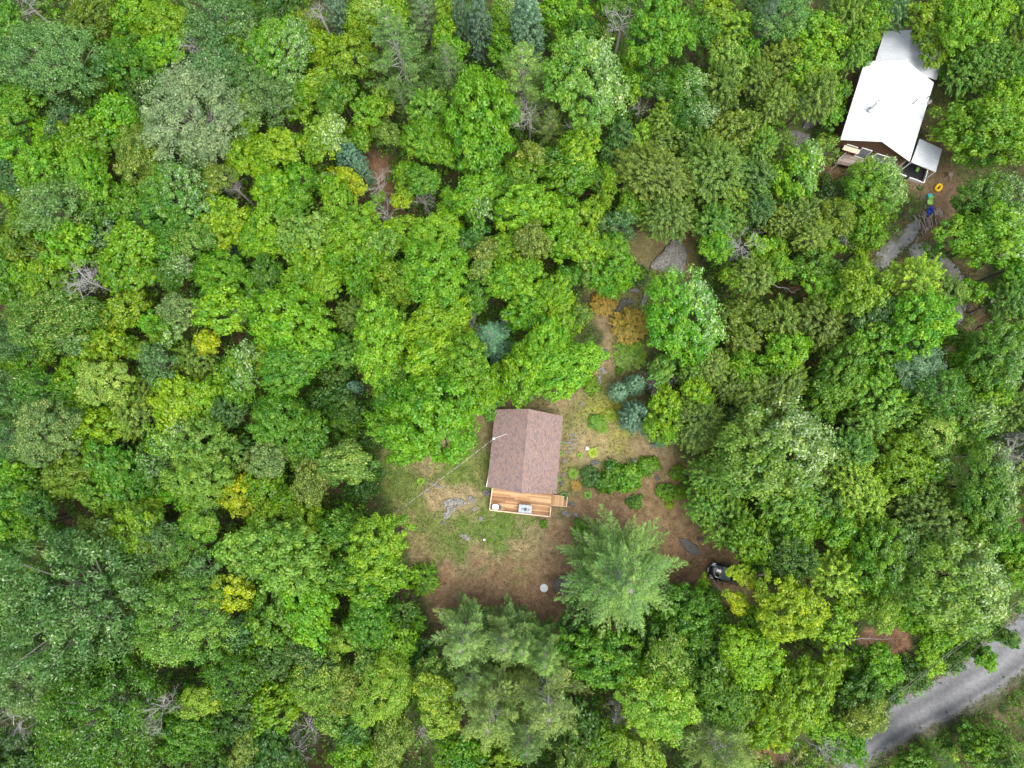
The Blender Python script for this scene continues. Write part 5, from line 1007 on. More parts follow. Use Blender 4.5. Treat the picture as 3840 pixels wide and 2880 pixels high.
tile(0, 2, [(60, 90, 108, 'M', 'b'), (195, 100, 88, 'M', 'b'), (60, 270, 88, 'M', 'd'), (640, 120, 108, 'M', 'o'), (870, 110, 140, 'M', 'y', 13), (1290, 80, 98, 'L', 'b'), (980, 230, 125, 'A', 'g'), (1180, 240, 115, 'A', 'm'), (1490, 250, 85, 'M', 'p'), (1610, 340, 115, 'M', 'p'), (850, 410, 120, 'M', 'y'), (1470, 530, 112, 'M', 'Y'), (390, 620, 385, 'A', 'G', 15, 'huge dark green feathery tree flecked white at lower left'), (1150, 710, 240, 'A', 'p', 13), (120, 1100, 170, 'A', 'g'), (40, 900, 95, 'A', 'g'), (600, 1390, 310, 'A', 'm', 14, 'wide mid green feathery tree with yellow tips near the bottom left corner'), (1040, 1270, 125, 'X', None, 13), (110, 1370, 120, 'X', None, 11), (1540, 960, 105, 'M', 'b'), (1490, 1080, 140, 'A', 'm'), (1310, 1215, 105, 'L', 'y'), (1210, 1410, 160, 'M', 'm'), (1310, 1500, 75, 'M', 'm'), (1540, 1350, 122, 'M', 'd'), (1580, 1580, 105, 'L', 'o'), (80, 1570, 120, 'M', 'd'), (1110, 1590, 115, 'M', 'd'), (420, 240, 95, 'A', 'G'), (800, 1080, 85, 'A', 'm'), (1540, 790, 95, 'A', 'G'), (1360, 1620, 95, 'M', 'd'), (1300, 400, 100, 'A', 'g')])
tile(1, 2, [(110, 60, 120, 'M', 'y'), (310, 90, 108, 'M', 'y'), (170, 310, 215, 'M', 'p', 14), (560, 110, 120, 'M', 'm'), (795, 190, 160, 'M', 'y', 14, 'yellow green leafy tree at the left rim of the lower lawn'), (790, 415, 142, 'M', 'b', 11), (580, 400, 105, 'M', 'm'), (340, 620, 175, 'M', 'b'), (80, 670, 140, 'M', 'm'), (280, 850, 65, 'M', 'Y'), (720, 720, 150, 'M', 'm', 9), (880, 700, 112, 'M', 'd', 7), (560, 830, 95, 'L', 'b'), (910, 860, 105, 'M', 'b', 9), (400, 1130, 165, 'L', 'y'), (600, 1150, 130, 'L', 'o'), (820, 1170, 165, 'L', 'y'), (1170, 1250, 140, 'L', 'y'), (1140, 1030, 90, 'L', 'm'), (1360, 810, 190, 'P', 'N', 13), (1620, 800, 165, 'P', 'N', 13), (1400, 1060, 150, 'P', 'N', 13), (1530, 1260, 215, 'P', 'N', 15, 'large yellowish green pine at the bottom centre'), (90, 1280, 130, 'M', 'y'), (330, 1390, 88, 'X', None, 9), (250, 1560, 78, 'X', None, 9), (110, 1570, 130, 'M', 'd'), (660, 1600, 122, 'M', 'b'), (880, 1500, 130, 'L', 'o'), (1340, 1590, 130, 'M', 'b'), (1060, 1430, 60, 'X', None, 8), (100, 960, 115, 'M', 'd'), (370, 960, 125, 'L', 'd'), (620, 1400, 105, 'M', 'd'), (490, 1350, 90, 'L', 'm'), (1540, 1600, 105, 'M', 'y'), (1020, 740, 60, 'M', 'b', 5), (1030, 900, 90, 'M', 'd', 6), (720, 980, 90, 'L', 'm')])
tile(2, 2, [(712, 430, 372, 'P', 'n', 17, 'very large soft-needled pine between the lawn and the black car'), (560, 930, 172, 'M', 'm'), (420, 760, 112, 'M', 'd', 8), (1150, 680, 160, 'M', 'm', 9), (1260, 740, 110, 'M', 'm', 9), (860, 790, 105, 'M', 'd', 8), (1462, 385, 42, 'M', 'Y', 12, 'small yellow tree crown drooping over the black car'), (1525, 430, 46, 'M', 'Y', 12), (1455, 575, 60, 'M', 'Y', 12), (1245, 465, 42, 'M', 'y', 7), (1540, 720, 75, 'M', 'b'), (1540, 930, 155, 'M', 'y', 13), (1030, 970, 155, 'L', 'm', 12), (940, 1260, 200, 'L', 'y', 13), (1330, 1000, 132, 'B', 'm'), (1360, 1200, 155, 'M', 'm'), (1570, 1210, 95, 'M', 'y'), (1340, 1500, 215, 'P', 'N', 14), (690, 1250, 62, 'X', None, 8), (690, 1410, 110, 'X', None, 9), (830, 1610, 140, 'L', 'y'), (450, 1430, 140, 'M', 'd'), (410, 1610, 105, 'L', 'm'), (600, 1490, 95, 'M', 'b'), (1270, 880, 90, 'M', 'd'), (1560, 200, 125, 'M', 'b'), (1590, 320, 80, 'M', 'm', 8), (1405, 70, 138, 'C', 'b', 7), (1600, 1450, 70, 'M', 'y'), (70, 830, 130, 'P', 'N', 12), (210, 900, 140, 'P', 'N', 13), (230, 1200, 220, 'P', 'N', 15), (100, 1420, 150, 'P', 'n', 13)])
tile(3, 2, [(150, 110, 162, 'M', 'b'), (470, 110, 130, 'M', 'b'), (640, 150, 120, 'M', 'b'), (120, 310, 150, 'M', 'd'), (440, 400, 135, 'C', 'y'), (760, 330, 172, 'B', 'b'), (1050, 75, 190, 'C', 'o'), (1400, 100, 150, 'M', 'b'), (1050, 240, 115, 'B', 'b'), (1250, 490, 250, 'B', 'p', 14, 'large pale silvery tree beside the power lines at lower right'), (1570, 390, 98, 'M', 'y'), (1600, 250, 88, 'M', 'b'), (125, 620, 168, 'M', 'Y', 15, 'golden yellow leafy tree right of the black car'), (430, 730, 85, 'M', 'y'), (550, 600, 80, 'M', 'y'), (770, 640, 105, 'L', 'b'), (965, 690, 88, 'M', 'b'), (1130, 800, 95, 'M', 'y'), (720, 1010, 108, 'M', 'b', 9), (1030, 970, 65, 'M', 'y', 5), (170, 1190, 180, 'M', 'y', 13), (420, 980, 85, 'M', 'y'), (530, 1050, 88, 'M', 'm'), (640, 1340, 125, 'L', 'o'), (430, 1340, 108, 'C', 'o'), (470, 1250, 50, 'X', None, 9), (380, 1530, 70, 'X', None, 12), (60, 1480, 80, 'M', 'y'), (350, 1400, 88, 'M', 'b'), (500, 1530, 80, 'M', 'b'), (1420, 955, 55, 'M', 'b', 6), (1570, 830, 52, 'M', 'm', 6), (880, 1060, 95, 'M', 'd', 5), (1180, 960, 60, 'M', 'd', 4), (1310, 880, 55, 'M', 'm', 4), (800, 1160, 60, 'M', 'd', 4), (1120, 1610, 68, 'P', 'p', 7), (960, 1620, 85, 'M', 'm', 4), (1420, 1530, 95, 'M', 'b', 4), (1560, 1600, 90, 'A', 'm', 6), (1310, 1480, 70, 'M', 'm', 3), (600, 1190, 105, 'M', 'd'), (560, 1440, 80, 'M', 'm'), (1450, 780, 50, 'M', 'm', 4)])
LAND = [((1970, 1700), 'the cabin'), ((3330, 380), 'the white-roofed house'), ((2720, 2150), 'the black car'), ((2520, 970), 'the big flat boulder'), ((3560, 2620), 'the gravel road'), ((2330, 1200), 'the orange shrubs'),
        ((2325, 2169), 'the very large pine'), ((715, 420), 'the white-limbed feathery tree'), ((165, 200), 'the top left feathery tree'), ((226, 2280), 'the huge dark feathery tree'), ((642, 745), 'the white-tipped leafy tree'),
        ((1845, 1278), 'the bluish silver pine'), ((1608, 1568), 'the broad cabin-side tree'), ((1440, 750), 'the three dead trees'), ((1770, 105), 'the twin blue spruces'), ((2918, 1692), 'the biggest pale rounded tree'), ((2200, 290), 'the large silvery pale tree'),
        ((3673, 480), 'the tree beside the house'), ((3460, 795), 'the woodpile'), ((1286, 1735), 'the clearing-side flecked tree'), ((2944, 2280), 'the golden yellow tree'), ((1846, 2650), 'the bottom centre pine'), ((347, 2725), 'the yellow-tipped feathery tree'), ((3604, 2205), 'the power line tree'),
        ((1498, 214), 'the top centre pine'), ((325, 1052), 'the left forest dead tree'), ((388, 1430), 'the cream-tipped tree'), ((1423, 2030), 'the lawn-side yellow tree'), ((3777, 1706), 'the right edge dead tree'), ((3450, 1359), 'the bluish feathery tree')]
ORD = ['nearest', 'second nearest', 'third nearest', 'fourth nearest', 'fifth nearest', 'sixth nearest', 'seventh nearest', 'eighth nearest', 'ninth nearest', 'tenth nearest']
DIRS = ['right of', 'upper right of', 'above', 'upper left of', 'left of', 'lower left of', 'below', 'lower right of']
def landmark_labels(items):
    """items: (px, py, phrase) -> one label for each, unique among equal phrases"""
    buckets = {}
    for i, (x, y, ph) in enumerate(items):
        j = min(range(len(LAND)), key=lambda k: math.hypot(x-LAND[k][0][0], y-LAND[k][0][1]) if math.hypot(x-LAND[k][0][0], y-LAND[k][0][1]) > 40 else 1e9)
        a = math.atan2(-(y-LAND[j][0][1]), x-LAND[j][0][0]); oc = int(round(a/(math.pi/4))) % 8
        buckets.setdefault((ph, j, oc), []).append((math.hypot(x-LAND[j][0][0], y-LAND[j][0][1]), i))
    out = {}
    for (ph, j, oc), lst in buckets.items():
        lst.sort()
        for r_, (_, i) in enumerate(lst):
            out[i] = ('%s %s %s' % (ph, DIRS[oc], LAND[j][1])) if len(lst) == 1 else ('%s of the %ss %s %s' % (ORD[r_], ph, DIRS[oc], LAND[j][1])) if False else ('%s %s %s %s' % (ORD[r_], ph, DIRS[oc], LAND[j][1]))
    return out
def choose(kd, rm):
    if kd in 'MBALC':
        sizes = [k for k in sorted(PROTO) if k[0] == kd]
        key = min(sizes, key=lambda k: abs(math.log(rm/PROTO[k][0][2])))
    elif kd == 'P': key = 'P3' if rm > 4.0 else 'P2'
    elif kd == 'S': key = 'S1'
    else: key = 'X1'
    return R.choice(PROTO[key])
BLOCK = [[(1800, 1500), (2140, 1520), (2120, 1960), (1800, 1960)], [(3100, 640), (3240, 190), (3300, 80), (3580, 120), (3580, 330), (3560, 690), (3380, 700)], [(2560, 2000), (2790, 1990), (2860, 2090), (2850, 2270), (2600, 2260)], ROADPOLY, DRIVE1, DRIVE2]
def foot(px, py):
    """nearest ground pixel off the buildings, the car, the road and the drive, away from their middle"""
    hit = [P_ for P_ in BLOCK if in_poly(np.array([px]), np.array([py]), P_)[0]]
    if not hit: return px, py
    best = None
    for a in np.linspace(0, 6.28, 32, endpoint=False):
        for d in range(10, 420, 10):
            x, y = px+d*math.cos(a), py+d*math.sin(a)
            if not any(in_poly(np.array([x]), np.array([y]), P_)[0] for P_ in BLOCK):
                v0 = np.array([px, py])-np.array(NADIR); v1 = np.array([x, y])-np.array([px, py]); cs = float(v0@v1/(np.linalg.norm(v0)*np.linalg.norm(v1)+1e-6)); s_ = d+120*(1-cs)
                if best is None or s_ < best[0]: best = (s_, x+14*math.cos(a), y+14*math.sin(a))
                break
    return (best[1], best[2]) if best else (px, py)
def add_tree(px, py, rp, kd, ck, h, lab, phrase):
    nm = KIND[kd]
    if h is None: h = {'M': 7.5, 'B': 8.5, 'A': 9, 'L': 8.5, 'C': 6.0, 'P': 10, 'S': 8, 'X': 8}[kd]+rp*.035+R.uniform(-1.3, 1.3)
    zc = {'S': .5, 'P': .52, 'X': .72}.get(kd, .74)*h
    rm = rp/ppm(zc+.2*rp/33)*(1.22 if kd in 'MBAL' else 1.12); p = at(px, py, zc+.25*rm)
    crown, limbs, R0 = choose(kd, rm); s_ = rm/R0; rot = 0.0 if kd == 'B' else R.uniform(0, 6.28)
    if kd == 'B': rot = R.uniform(-.5, .5)
    if kd == 'B': rot = R.uniform(-.5, .5)
    gx_, gy_ = to_px(np.array([p[0]]), np.array([p[1]]), np.array([0.0])); fx, fy = foot(gx_[0], gy_[0]); fp_ = at(fx, fy, 0) if (fx, fy) != (gx_[0], gy_[0]) else np.array([p[0]+R.gauss(0, .25), p[1]+R.gauss(0, .25), 0]) if kd in 'MBALC' else np.array([p[0], p[1], 0])
    root = empty(nm[0], (fp_[0], fp_[1], 0), 0, lab, nm[2], GRP[kd]); off = np.array([p[0]-fp_[0], p[1]-fp_[1]])
    sz = s_
    if kd == 'P': sz = h/(8.5 if R0 < 3 else 13.0); zc = h*.46
    if kd == 'S': sz = h*.52/(2.6*1.6); zc = h*.46
    an = R.uniform(.80, 1.24) if kd in 'MBALC' else 1.0
    jt = R.uniform(.82, 1.18); c = COLR[ck]; colr = (c[0]*jt*R.uniform(.88, 1.14), c[1]*jt, c[2]*jt*R.uniform(.8, 1.2), 1)
    if crown:
        o = link('crown', crown, root, loc=(off[0], off[1], zc), rot=(0, 0, rot), scale=(s_*an, s_/an, sz)); o.color = colr
    link('limbs', limbs, root, loc=(off[0], off[1], zc), rot=(0, 0, rot), scale=(s_*an, s_/an, sz))
    tr = .05+.008*h; top = Vector((off[0], off[1], max(zc-.35*rm, zc*.6) if kd in 'MBALC' else zc))
    link('trunk', dtrunk_me if kd == 'X' else trunk_me, root, rot=top.to_track_quat('Z', 'Y').to_euler(), scale=(tr, tr, top.length))
    return root
items = []
for e in TREES:
    px, py, rp, kd, ck, h, lab = e
    size = '' 
    ph = KIND[kd][1].format(CNAME[ck]) if kd != 'X' else KIND[kd][1]
    items.append((px, py, ph))
auto = landmark_labels([it for it in items])
for i, e in enumerate(TREES):
    add_tree(*e[:6], e[6] or auto[i], items[i][2])
# ------------------------------------------------------------------ shrubs and garden plants
def shrub(px, py, rp, key, ck, lab, flat=.8, name='shrub', cat='shrub', group=None):
    crown, limbs, R0 = R.choice(PROTO[key]); rm = rp/ppm(.5); s_ = rm/R0; p = at(px, py, rm*flat*.4)
    o = empty(name, (p[0], p[1], 0), R.uniform(0, 6.28), lab, cat, group); c = COLR[ck] if isinstance(ck, str) else ck
    q = link('foliage', crown, o, loc=(0, 0, rm*flat*.3), scale=(s_, s_, s_*flat)); q.color = (*c, 1)
    link('stems', limbs, o, loc=(0, 0, rm*flat*.45), scale=(s_, s_, s_*flat*.6)); return o
for a in [(2300, 1790, 58, 'M1', 'm', 'big leafy garden shrub right of the deck, left and larger half', .8), (2350, 1800, 62, 'M1', 'b', 'big bright garden shrub right of the deck, between dark stones', .8), (2432, 1741, 44, 'U1', 'b', 'round clipped-looking shrub at the upper right of the garden bed', .7), (2036, 1966, 17, 'U1', 'b', 'small round bush below the front of the cabin deck', .9), (1838, 2027, 10, 'U1', 'b', 'tiny green bush beside the white well pipe', .7),
          (2218, 1795, 40, 'M1', 'd', 'dark leafy shrub behind the yellow lily clump', .6), (1590, 2168, 56, 'V1', 'b', 'round fine-leaved shrub at the lower left corner of the lawn', 1.3), (2649, 2245, 50, 'V1', 'm', 'round fine-leaved shrub below the black car', 1.2), (2178, 1978, 34, 'M1', 'b', 'bright bush half under the very large pine on its upper left', .7), (2500, 1845, 33, 'M1', 'b', 'dark green shrub at the right rim of the clearing', .8), (2554, 1853, 33, 'U1', 'y', 'yellow green shrub at the right rim of the clearing', .8), (2510, 1897, 18, 'U1', 'Y', 'small yellow bush below the yellow green rim shrub', .8), (2540, 1776, 34, 'U1', 'y', 'yellowish bush beside dark stones on the right rim', .8), (2580, 1816, 30, 'U1', 'o', 'olive bush just below the dark stone at the right rim', .8),
          (2262, 1140, 46, 'V1', 'O', 'orange rust shrub, left one of the two', .8), (2362, 1222, 68, 'V1', (.34, .27, .03), 'large golden orange shrub above the path, right one of the two', .7), (2235, 1575, 34, 'U1', 'b', 'low bright plant in the yellow grass right of the cabin', .5), (2218, 1452, 36, 'U1', 'y', 'yellow green bush by the narrow rock above the cabin', .8), (2385, 1880, 32, 'M1', 'm', 'low shrub at the upper rim of the very large pine', .6), (2320, 1388, 17, 'U1', 'b', 'small bright bush alone on the sandy path', .8), (2360, 1330, 60, 'V1', 'y', 'low yellow green brush below the golden orange shrub', .35), (2370, 1035, 50, 'M1', 'd', 'low dark bush left of the big flat boulder', .6), (2450, 1060, 48, 'V1', 'o', 'low olive brush between boulder and white-sided tree', .4), (1554, 1792, 0, 'U1', 'b', '', .5)]:
    if a[2]: shrub(*a)
lf = []
def rosette(name, n_, L_, W_, lift, seed):
    r = np.random.default_rng(seed); V = []; Qs = []
    for i in range(n_):
        a_ = i*2.4; d = np.array([math.cos(a_), math.sin(a_), 0]); s_ = np.array([-d[1], d[0], 0]); l_ = L_*r.uniform(.6 if n_ < 60 else .15, 1.1); b = len(V)
        hs = [0, lift*.8, lift*1.0, lift*.65]; ws = [.1, .9, 1.0, .05]
        for j, t_ in enumerate((.05, .4, .72, 1.0)):
            c = d*l_*t_+np.array([0, 0, hs[j]*r.uniform(.8, 1.2)]); V += [c-s_*W_*.5*ws[j], c+s_*W_*.5*ws[j]]
        Qs += [(b+2*j, b+2*j+1, b+2*j+3, b+2*j+2) for j in range(3)]
    m_ = np_mesh(name, V, Qs, [MAT['leaf']], None, {'tint': ('FLOAT', 'FACE', r.normal(0, .3, len(Qs)))}); return m_
hosta = rosette('leaves', 26, 1.0, .36, .35, 3); lily = rosette('blades', 220, 1.0, .045, .45, 4)
for x, y, r_, me_, ck, lab in [(1576, 1804, 18, hosta, 'y', 'bright hosta clump alone on the left lawn'), (2205, 1856, 19, hosta, 'b', 'green hosta clump below the lily clump'), (2174, 1707, 13, hosta, 'y', 'pale hosta right of the cabin, left of the yellow one'), (2223, 1698, 24, hosta, 'Y', 'yellow hosta below the small white boulder'), (2106, 1661, 10, hosta, 'p', 'small pale plant against the right cabin wall by the steps'), (2103, 1700, 11, hosta, 'p', 'pale plant against the cabin wall below the stone steps'), (2112, 1860, 20, hosta, 'd', 'dark plant at the top of the deck stairs'), (2098, 1800, 9, hosta, 'p', 'tiny pale plant at the lower right cabin wall'),
                                   (2150, 1775, 27, lily, 'y', 'yellow green lily clump right of the cabin, upper half of the bed'), (2160, 1820, 26, lily, (.34, .22, .02), 'yellow orange lily clump just below the green lily clump'), (2290, 1560, 34, lily, 'Y', 'clump of yellow grass between cabin and blue spruce'), (2260, 1605, 30, lily, 'y', 'clump of greenish long grass right of the cabin roof')]:
    o = empty('garden_plant', at(x, y, .1)*np.array([1, 1, 0]), R.uniform(0, 6), lab, 'plant'); s_ = r_/32.8; q = link('foliage', me_, o, scale=(s_, s_, s_*.9)); q.color = (*(COLR[ck] if isinstance(ck, str) else ck), 1)
# dead brush heap left of the lawn and fallen logs
def brush(px, py, rp, lab, rzz, cat='dead brush'):
    crown, limbs, R0 = R.choice(PROTO['XB']); p = at(px, py, 0); o = empty('dead_brush', p, rzz, lab, cat); s_ = rp/33/R0*1.2
    link('branches', limbs, o, loc=(0, 0, .6), scale=(s_, s_*.8, s_*.45)); return o
brush(1520, 2212, 52, 'pale brown dead brush heap between round shrub and leafy tree', .3)
brush(2960, 2850, 70, 'brown dead brush at the bottom edge left of the road', 1.9); brush(1995, 420, 70, 'brown dead brush at the foot of the broken dead tree', 1)
def fallen(px0, py0, px1, py1, z0, z1, rad, lab, mat='deadwood'):
    a, b = at(px0, py0, z0), at(px1, py1, z1); o = empty('fallen_trunk', a, 0, lab, 'dead trunk'); q = MB(); d = b-a; nn_ = np.cross(d, [0, 0, 1]); nn_ /= np.linalg.norm(nn_)
    q.tube([d*u+nn_*.12*math.sin(u*9) for u in np.linspace(0, 1, 9)], list(np.linspace(rad, rad*.35, 9)), 7); q.obj('stem', MAT[mat], o)
    for u, s_ in ((.45, 1), (.6, -1), (.72, 1), (.85, -1)):
        q = MB(); L_ = np.linalg.norm(d)*.2; q.tube([d*u, d*(u+.08)+nn_*s_*L_*.5+[0, 0, .15], d*(u+.2)+nn_*s_*L_*.8+[0, 0, .3]], [rad*.4, rad*.28, rad*.1], 5); q.obj('branch', MAT[mat], o)
fallen(3110, 2404, 3352, 2392, .6, 1.2, .07, 'thin bare trunk leaning over the brown leaf litter patch')
fallen(3062, 2752, 3136, 2862, 4, 8, .11, 'long white birch trunk leaning beside the bottom of the road')
fallen(3090, 2618, 3178, 2682, 4, 8, .10, 'white birch trunk leaning above the longer birch')
fallen(3020, 2768, 3110, 2840, 3, 6, .08, 'thin grey trunk leaning left of the long white birch')
fallen(3755, 955, 3650, 1016, 9, 1, .17, 'grey leaning trunk above the gravel turning loop, upper one', 'bark'); fallen(3720, 1130, 3648, 1162, 7, 1, .13, 'grey leaning trunk right of the turning loop, middle one', 'bark'); fallen(3718, 1208, 3640, 1243, 7, 1, .15, 'grey leaning trunk right of the turning loop, lowest one', 'bark')
fallen(2905, 1068, 2985, 1098, 3, 4.5, .08, 'small white dead branch over brown ground left of the turning loop')
fallen(3092, 690, 3140, 600, .3, 2.5, .07, 'bare grey branch standing at the lower left of the house deck'); fallen(3070, 745, 3105, 665, .2, 1, .09, 'grey branch lying beside the dark gap left of the house deck')
fallen(2757, 2262, 2668, 2175, 6, 4.5, .05, 'long bare branch reaching over the black car', 'limb')
# ------------------------------------------------------------------ forest undergrowth and woods beyond the frame
def free_mask(x, y):
    px, py = to_px(x, y, np.zeros_like(x))
    m_ = np.minimum.reduce([poly_dist(px, py, CLEAR), ]) > -25
    for P_, g_ in ((YARD, -12), (ROADPOLY, -45), (DRIVE1, -20), (DRIVE2, -20), (LITTER, -12)): m_ |= poly_dist(px, py, P_) > g_
    m_ |= in_poly(px, py, [(3080, 650), (3190, 190), (3270, 50), (3590, 110), (3590, 320), (3580, 560), (3500, 700)])
    for bx_, by_, br_ in ((3050, 440, 60), (2990, 530, 60), (2925, 2800, 60), (3000, 1080, 45), (1400, 680, 60), (1480, 760, 55), (1430, 640, 40)): m_ |= np.hypot(px-bx_, py-by_) < br_
    return ~m_, px, py
r = np.random.default_rng(99)
def tufts(name, lab, X, Y, Z, RC, k, L, W, col_of, mat='leaf_plain', jit=.5):
    m_ = len(X); C = np.stack([X, Y, Z], 1); D = np.tile([0, 0, 1.0], (m_, 1)); P, N, T, ci = clump_leaves(r, C, D, RC, k, L, W, up=1, out=.2, jit=jit, flat=.6)
    q = len(P); V = quads(P, N, T, L*r.uniform(.7, 1.3, q), W*r.uniform(.7, 1.3, q)); mi = col_of[ci]
    return V, np.clip(r.normal(0, .5, m_), -1, 1)[ci], mi
def coloured(name, ck):
    m_ = MAT['leaf'].copy(); m_.name = name; t = m_.node_tree
    oi = [n_ for n_ in t.nodes if n_.type == 'OBJECT_INFO'][0]; links = [l for l in t.links if l.from_node == oi]; rgb = t.nodes.new('ShaderNodeRGB'); rgb.outputs[0].default_value = (*COLR[ck], 1)
    for l in links: t.links.new(rgb.outputs[0], l.to_socket)
    return m_
UM = [coloured('leaf_'+CNAME[k].replace(' ', '_'), k) for k in ('m', 'd', 'o', 'b', 'y')]
X = r.uniform(-66, 66, 17000); Y = r.uniform(-46, 58, 17000); ok, px, py = free_mask(X, Y); X, Y = X[ok], Y[ok]
Z = .3+4.6*r.random(len(X))**1.3*np.clip(vnoise(X, Y, 5, 3)*1.6, .25, 1); V, ti, mi = tufts('u', '', X, Y, Z, r.uniform(.4, .85, len(X)), 28, .27, .20, r.choice(5, len(X), p=[.42, .24, .16, .15, .03]))
me = leaf_mesh('undergrowth', V, ti, mi, UM); tag(link('undergrowth', me), 'low leafy undergrowth covering the forest floor between the trunks', 'undergrowth', kind='stuff')
# grass and weeds on the lawn, yard and verge
X = r.uniform(-45, 75, 90000); Y = r.uniform(-46, 50, 90000); px, py = to_px(X, Y, np.zeros_like(X)); d1 = poly_dist(px, py, CLEAR); d2 = poly_dist(px, py, YARD); d3 = poly_dist(px, py, VERGE); dr_ = poly_dist(px, py, ROADPOLY)
blk = in_poly(px, py, [(1830, 1520), (2120, 1540), (2095, 1860), (2075, 1945), (1828, 1925), (1815, 1830)]) | in_poly(px, py, [(3120, 620), (3240, 200), (3560, 150), (3560, 560), (3530, 680), (3380, 680)])
for P_ in (DRIVE1, DRIVE2, ROADPOLY): blk |= poly_dist(px, py, P_) > -2+(vnoise(X, Y, .7, 4)-.5)*16
gi = np.clip(((px-0)*0+1), 0, 1); xi = np.clip(np.searchsorted(gx, X), 0, len(gx)-1); yi = np.clip(np.searchsorted(gy, Y), 0, len(gy)-1); ac = alb[yi, xi]; green = ac[:, 1]/(ac[:, 0]+1e-6)
keep = (~blk) & ((d1 > -10) | (d2 > -10) | (d3 > -10)) & (r.random(len(X)) < np.clip((green-.66)*1.6, .06, .9)); X, Y, px, py, green = X[keep], Y[keep], px[keep], py[keep], green[keep]
GM = [coloured('grass_green', 'b'), coloured('grass_olive', 'o'), coloured('grass_yellow', 'y'), attr_mat('unused')]
dm_ = coloured('grass_dry', 'o'); [n_ for n_ in dm_.node_tree.nodes if n_.type == 'RGB'][0].outputs[0].default_value = (.20, .14, .07, 1); GM[3] = dm_
pick = np.where(green > 1.2, r.choice([0, 1], len(X), p=[.55, .45]), np.where(green > .95, r.choice([1, 2, 3], len(X), p=[.6, .1, .3]), r.choice([1, 3], len(X), p=[.2, .8])))
V, ti, mi = tufts('g', '', X, Y, np.full(len(X), .04), r.uniform(.06, .20, len(X)), 7, .15, .045, pick, jit=.7)
me = leaf_mesh('grass', V, ti, mi, GM); tag(link('grass', me), 'short patchy grass and weeds over the lawn, yard and road verge', 'grass', kind='stuff')
# fallen leaves, twigs and needles that give the bare ground its grain
X = r.uniform(-45, 75, 110000); Y = r.uniform(-46, 50, 110000); px, py = to_px(X, Y, np.zeros_like(X)); blk = in_poly(px, py, [(1840, 1530), (2110, 1550), (2090, 1850), (2065, 1940), (1835, 1915)])
for P_ in (DRIVE1, DRIVE2, ROADPOLY): blk |= in_poly(px, py, P_)
k_ = (~blk) & ((poly_dist(px, py, CLEAR) > -30) | (poly_dist(px, py, YARD) > -10) | (poly_dist(px, py, LITTER) > -10) | (poly_dist(px, py, VERGE) > -10)) & (r.random(len(X)) < .2+.8*vnoise(X, Y, 1.5, 12)); X, Y = X[k_], Y[k_]; q = len(X)
P = np.stack([X, Y, np.full(q, .055)+r.uniform(0, .03, q)], 1); tw_ = r.random(q) < .15; an = r.uniform(0, 6.28, q)
V = quads(P, nrm(np.array([0, 0, 1.])+r.normal(0, .3, (q, 3))), np.stack([np.cos(an), np.sin(an), np.zeros(q)], 1), np.where(tw_, r.uniform(.3, .8, q), r.uniform(.07, .2, q)), np.where(tw_, .025, r.uniform(.05, .13, q)))
LM = []
for nm_, c_ in (('litter_tan', (.27, .19, .11)), ('litter_brown', (.13, .075, .04)), ('litter_grey', (.22, .20, .17)), ('litter_dark', (.05, .035, .02))):
    m_ = coloured(nm_, 'o'); [n_ for n_ in m_.node_tree.nodes if n_.type == 'RGB'][0].outputs[0].default_value = (*c_, 1); LM.append(m_)
me = leaf_mesh('leaf_litter', V, np.zeros(q), r.choice(4, q, p=[.36, .3, .14, .2]), LM); tag(link('leaf_litter', me), 'scattered dead leaves, needles and twigs on the bare ground', 'leaf litter', kind='stuff')
# loose gravel and weeds that fray the edges of the drives and the road
X = r.uniform(25, 75, 150000); Y = r.uniform(-46, 40, 150000); px, py = to_px(X, Y, np.zeros_like(X)); dd_ = np.maximum.reduce([poly_dist(px, py, P_) for P_ in (DRIVE1, DRIVE2, DRIVE3, ROADPOLY)])
k_ = r.random(len(X)) < np.exp(-(dd_/16.)**2); X, Y = X[k_], Y[k_]; q = len(X); an = r.uniform(0, 6.28, q); P = np.stack([X, Y, np.full(q, .05)], 1)
V = quads(P, nrm(np.array([0, 0, 1.])+r.normal(0, .5, (q, 3))), np.stack([np.cos(an), np.sin(an), np.zeros(q)], 1), r.uniform(.05, .16, q), r.uniform(.05, .13, q), .3)
GL = []
for nm_, c_ in (('gravel_pale', (.26, .255, .245)), ('gravel_mid', (.16, .155, .15)), ('gravel_dark', (.08, .078, .072))):
    m_ = coloured(nm_, 'o'); [n_ for n_ in m_.node_tree.nodes if n_.type == 'RGB'][0].outputs[0].default_value = (*c_, 1); GL.append(m_)
me = leaf_mesh('gravel', V, np.zeros(q), r.choice(3, q, p=[.4, .4, .2]), GL); tag(link('gravel', me), 'loose gravel strewn along the edges of the drive and road', 'gravel', kind='stuff')
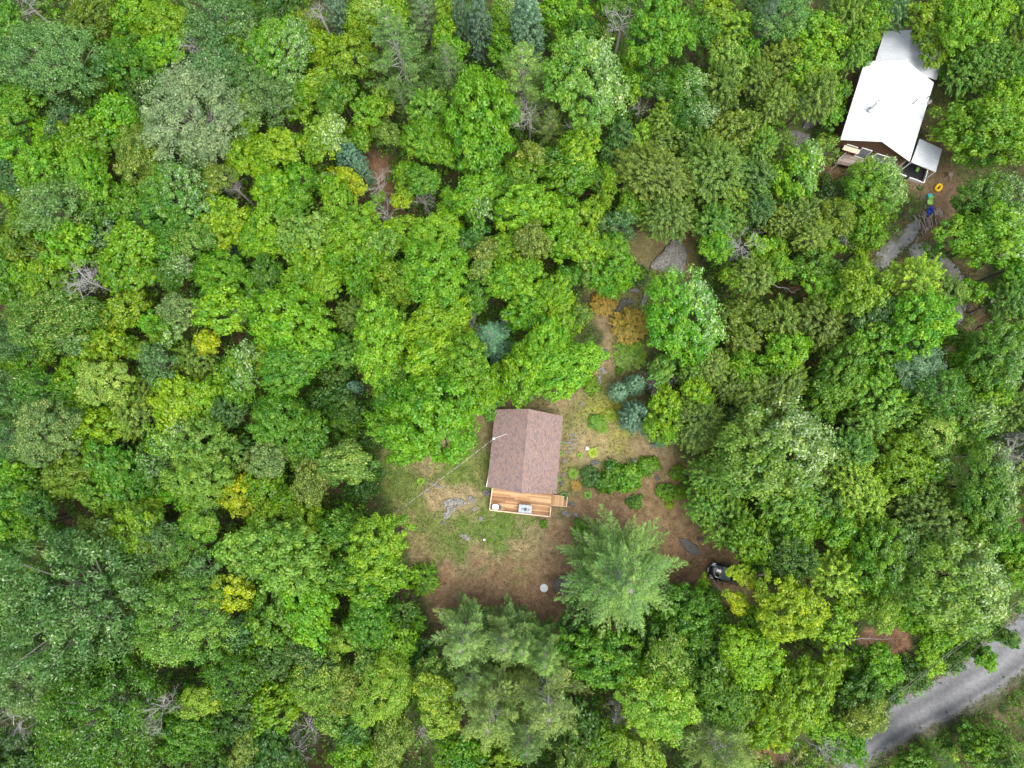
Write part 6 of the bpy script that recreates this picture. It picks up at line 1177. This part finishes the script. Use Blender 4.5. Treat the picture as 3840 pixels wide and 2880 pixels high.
k_ = r.random(q) < .22*vnoise(X, Y, 1.6, 5); V, ti, mi = tufts('w', '', X[k_], Y[k_], np.full(k_.sum(), .06), r.uniform(.08, .28, k_.sum()), 9, .16, .06, r.choice(5, k_.sum(), p=[.3, .2, .3, .15, .05]))
me = leaf_mesh('edge_weeds', V, ti, mi, UM); tag(link('edge_weeds', me), 'small weeds growing into the gravel along the drive edges', 'weeds', kind='stuff')
# low plants on the road verges
X = r.uniform(25, 72, 9000); Y = r.uniform(-46, -5, 9000); px, py = to_px(X, Y, np.zeros_like(X)); dr_ = poly_dist(px, py, ROADPOLY); k_ = (dr_ < -14-20*vnoise(X, Y, 2, 8)) & (dr_ > -150) & (r.random(len(X)) < np.where(poly_dist(px, py, VERGE) > 0, .35+.4*(vnoise(X, Y, 4, 5) > .5), 1)); X, Y = X[k_], Y[k_]
V, ti, mi = tufts('v', '', X, Y, r.uniform(.05, .5, len(X)), r.uniform(.2, .55, len(X)), 24, .17, .10, r.choice(5, len(X), p=[.36, .26, .2, .14, .04]))
me = leaf_mesh('verge_plants', V, ti, mi, UM); tag(link('verge_plants', me), 'weeds and low brush along both verges of the gravel road', 'brush', kind='stuff')
# woods that continue past the picture edge
Vs, tis, mis = [], [], []
for i in range(150):
    side = i % 4; t_ = r.random()
    px_, py_ = ((-170-120*r.random(), 3100*t_-150) if side == 0 else (4010+120*r.random(), 2050*t_-150) if side == 1 else (4100*t_-150, -170-120*r.random()) if side == 2 else (3000*t_-150, 3040+130*r.random()))
    p = at(px_, py_, 8); Rr = r.uniform(1.6, 3.4); n_ = int(26*Rr); C, D = dome_clumps(r, Rr, n_, 1.1); P, N, T, ci = clump_leaves(r, C+[p[0], p[1], r.uniform(6.5, 10)], D, .55, 26, .4, .3)
    Vs.append(quads(P, N, T, .45, .34)); tis.append(np.clip(r.normal(0, .4, n_), -1, 1)[ci]); mis.append(np.full(len(P), r.choice(5, p=[.4, .2, .2, .15, .05])))
me = leaf_mesh('surrounding_woods', np.concatenate(Vs), np.concatenate(tis), np.concatenate(mis), UM); tag(link('surrounding_woods', me), 'continuing leafy forest canopy around the edges of the view', 'woods', kind='stuff')
print('TREES', len(TREES), 'objects', len(bpy.data.objects))
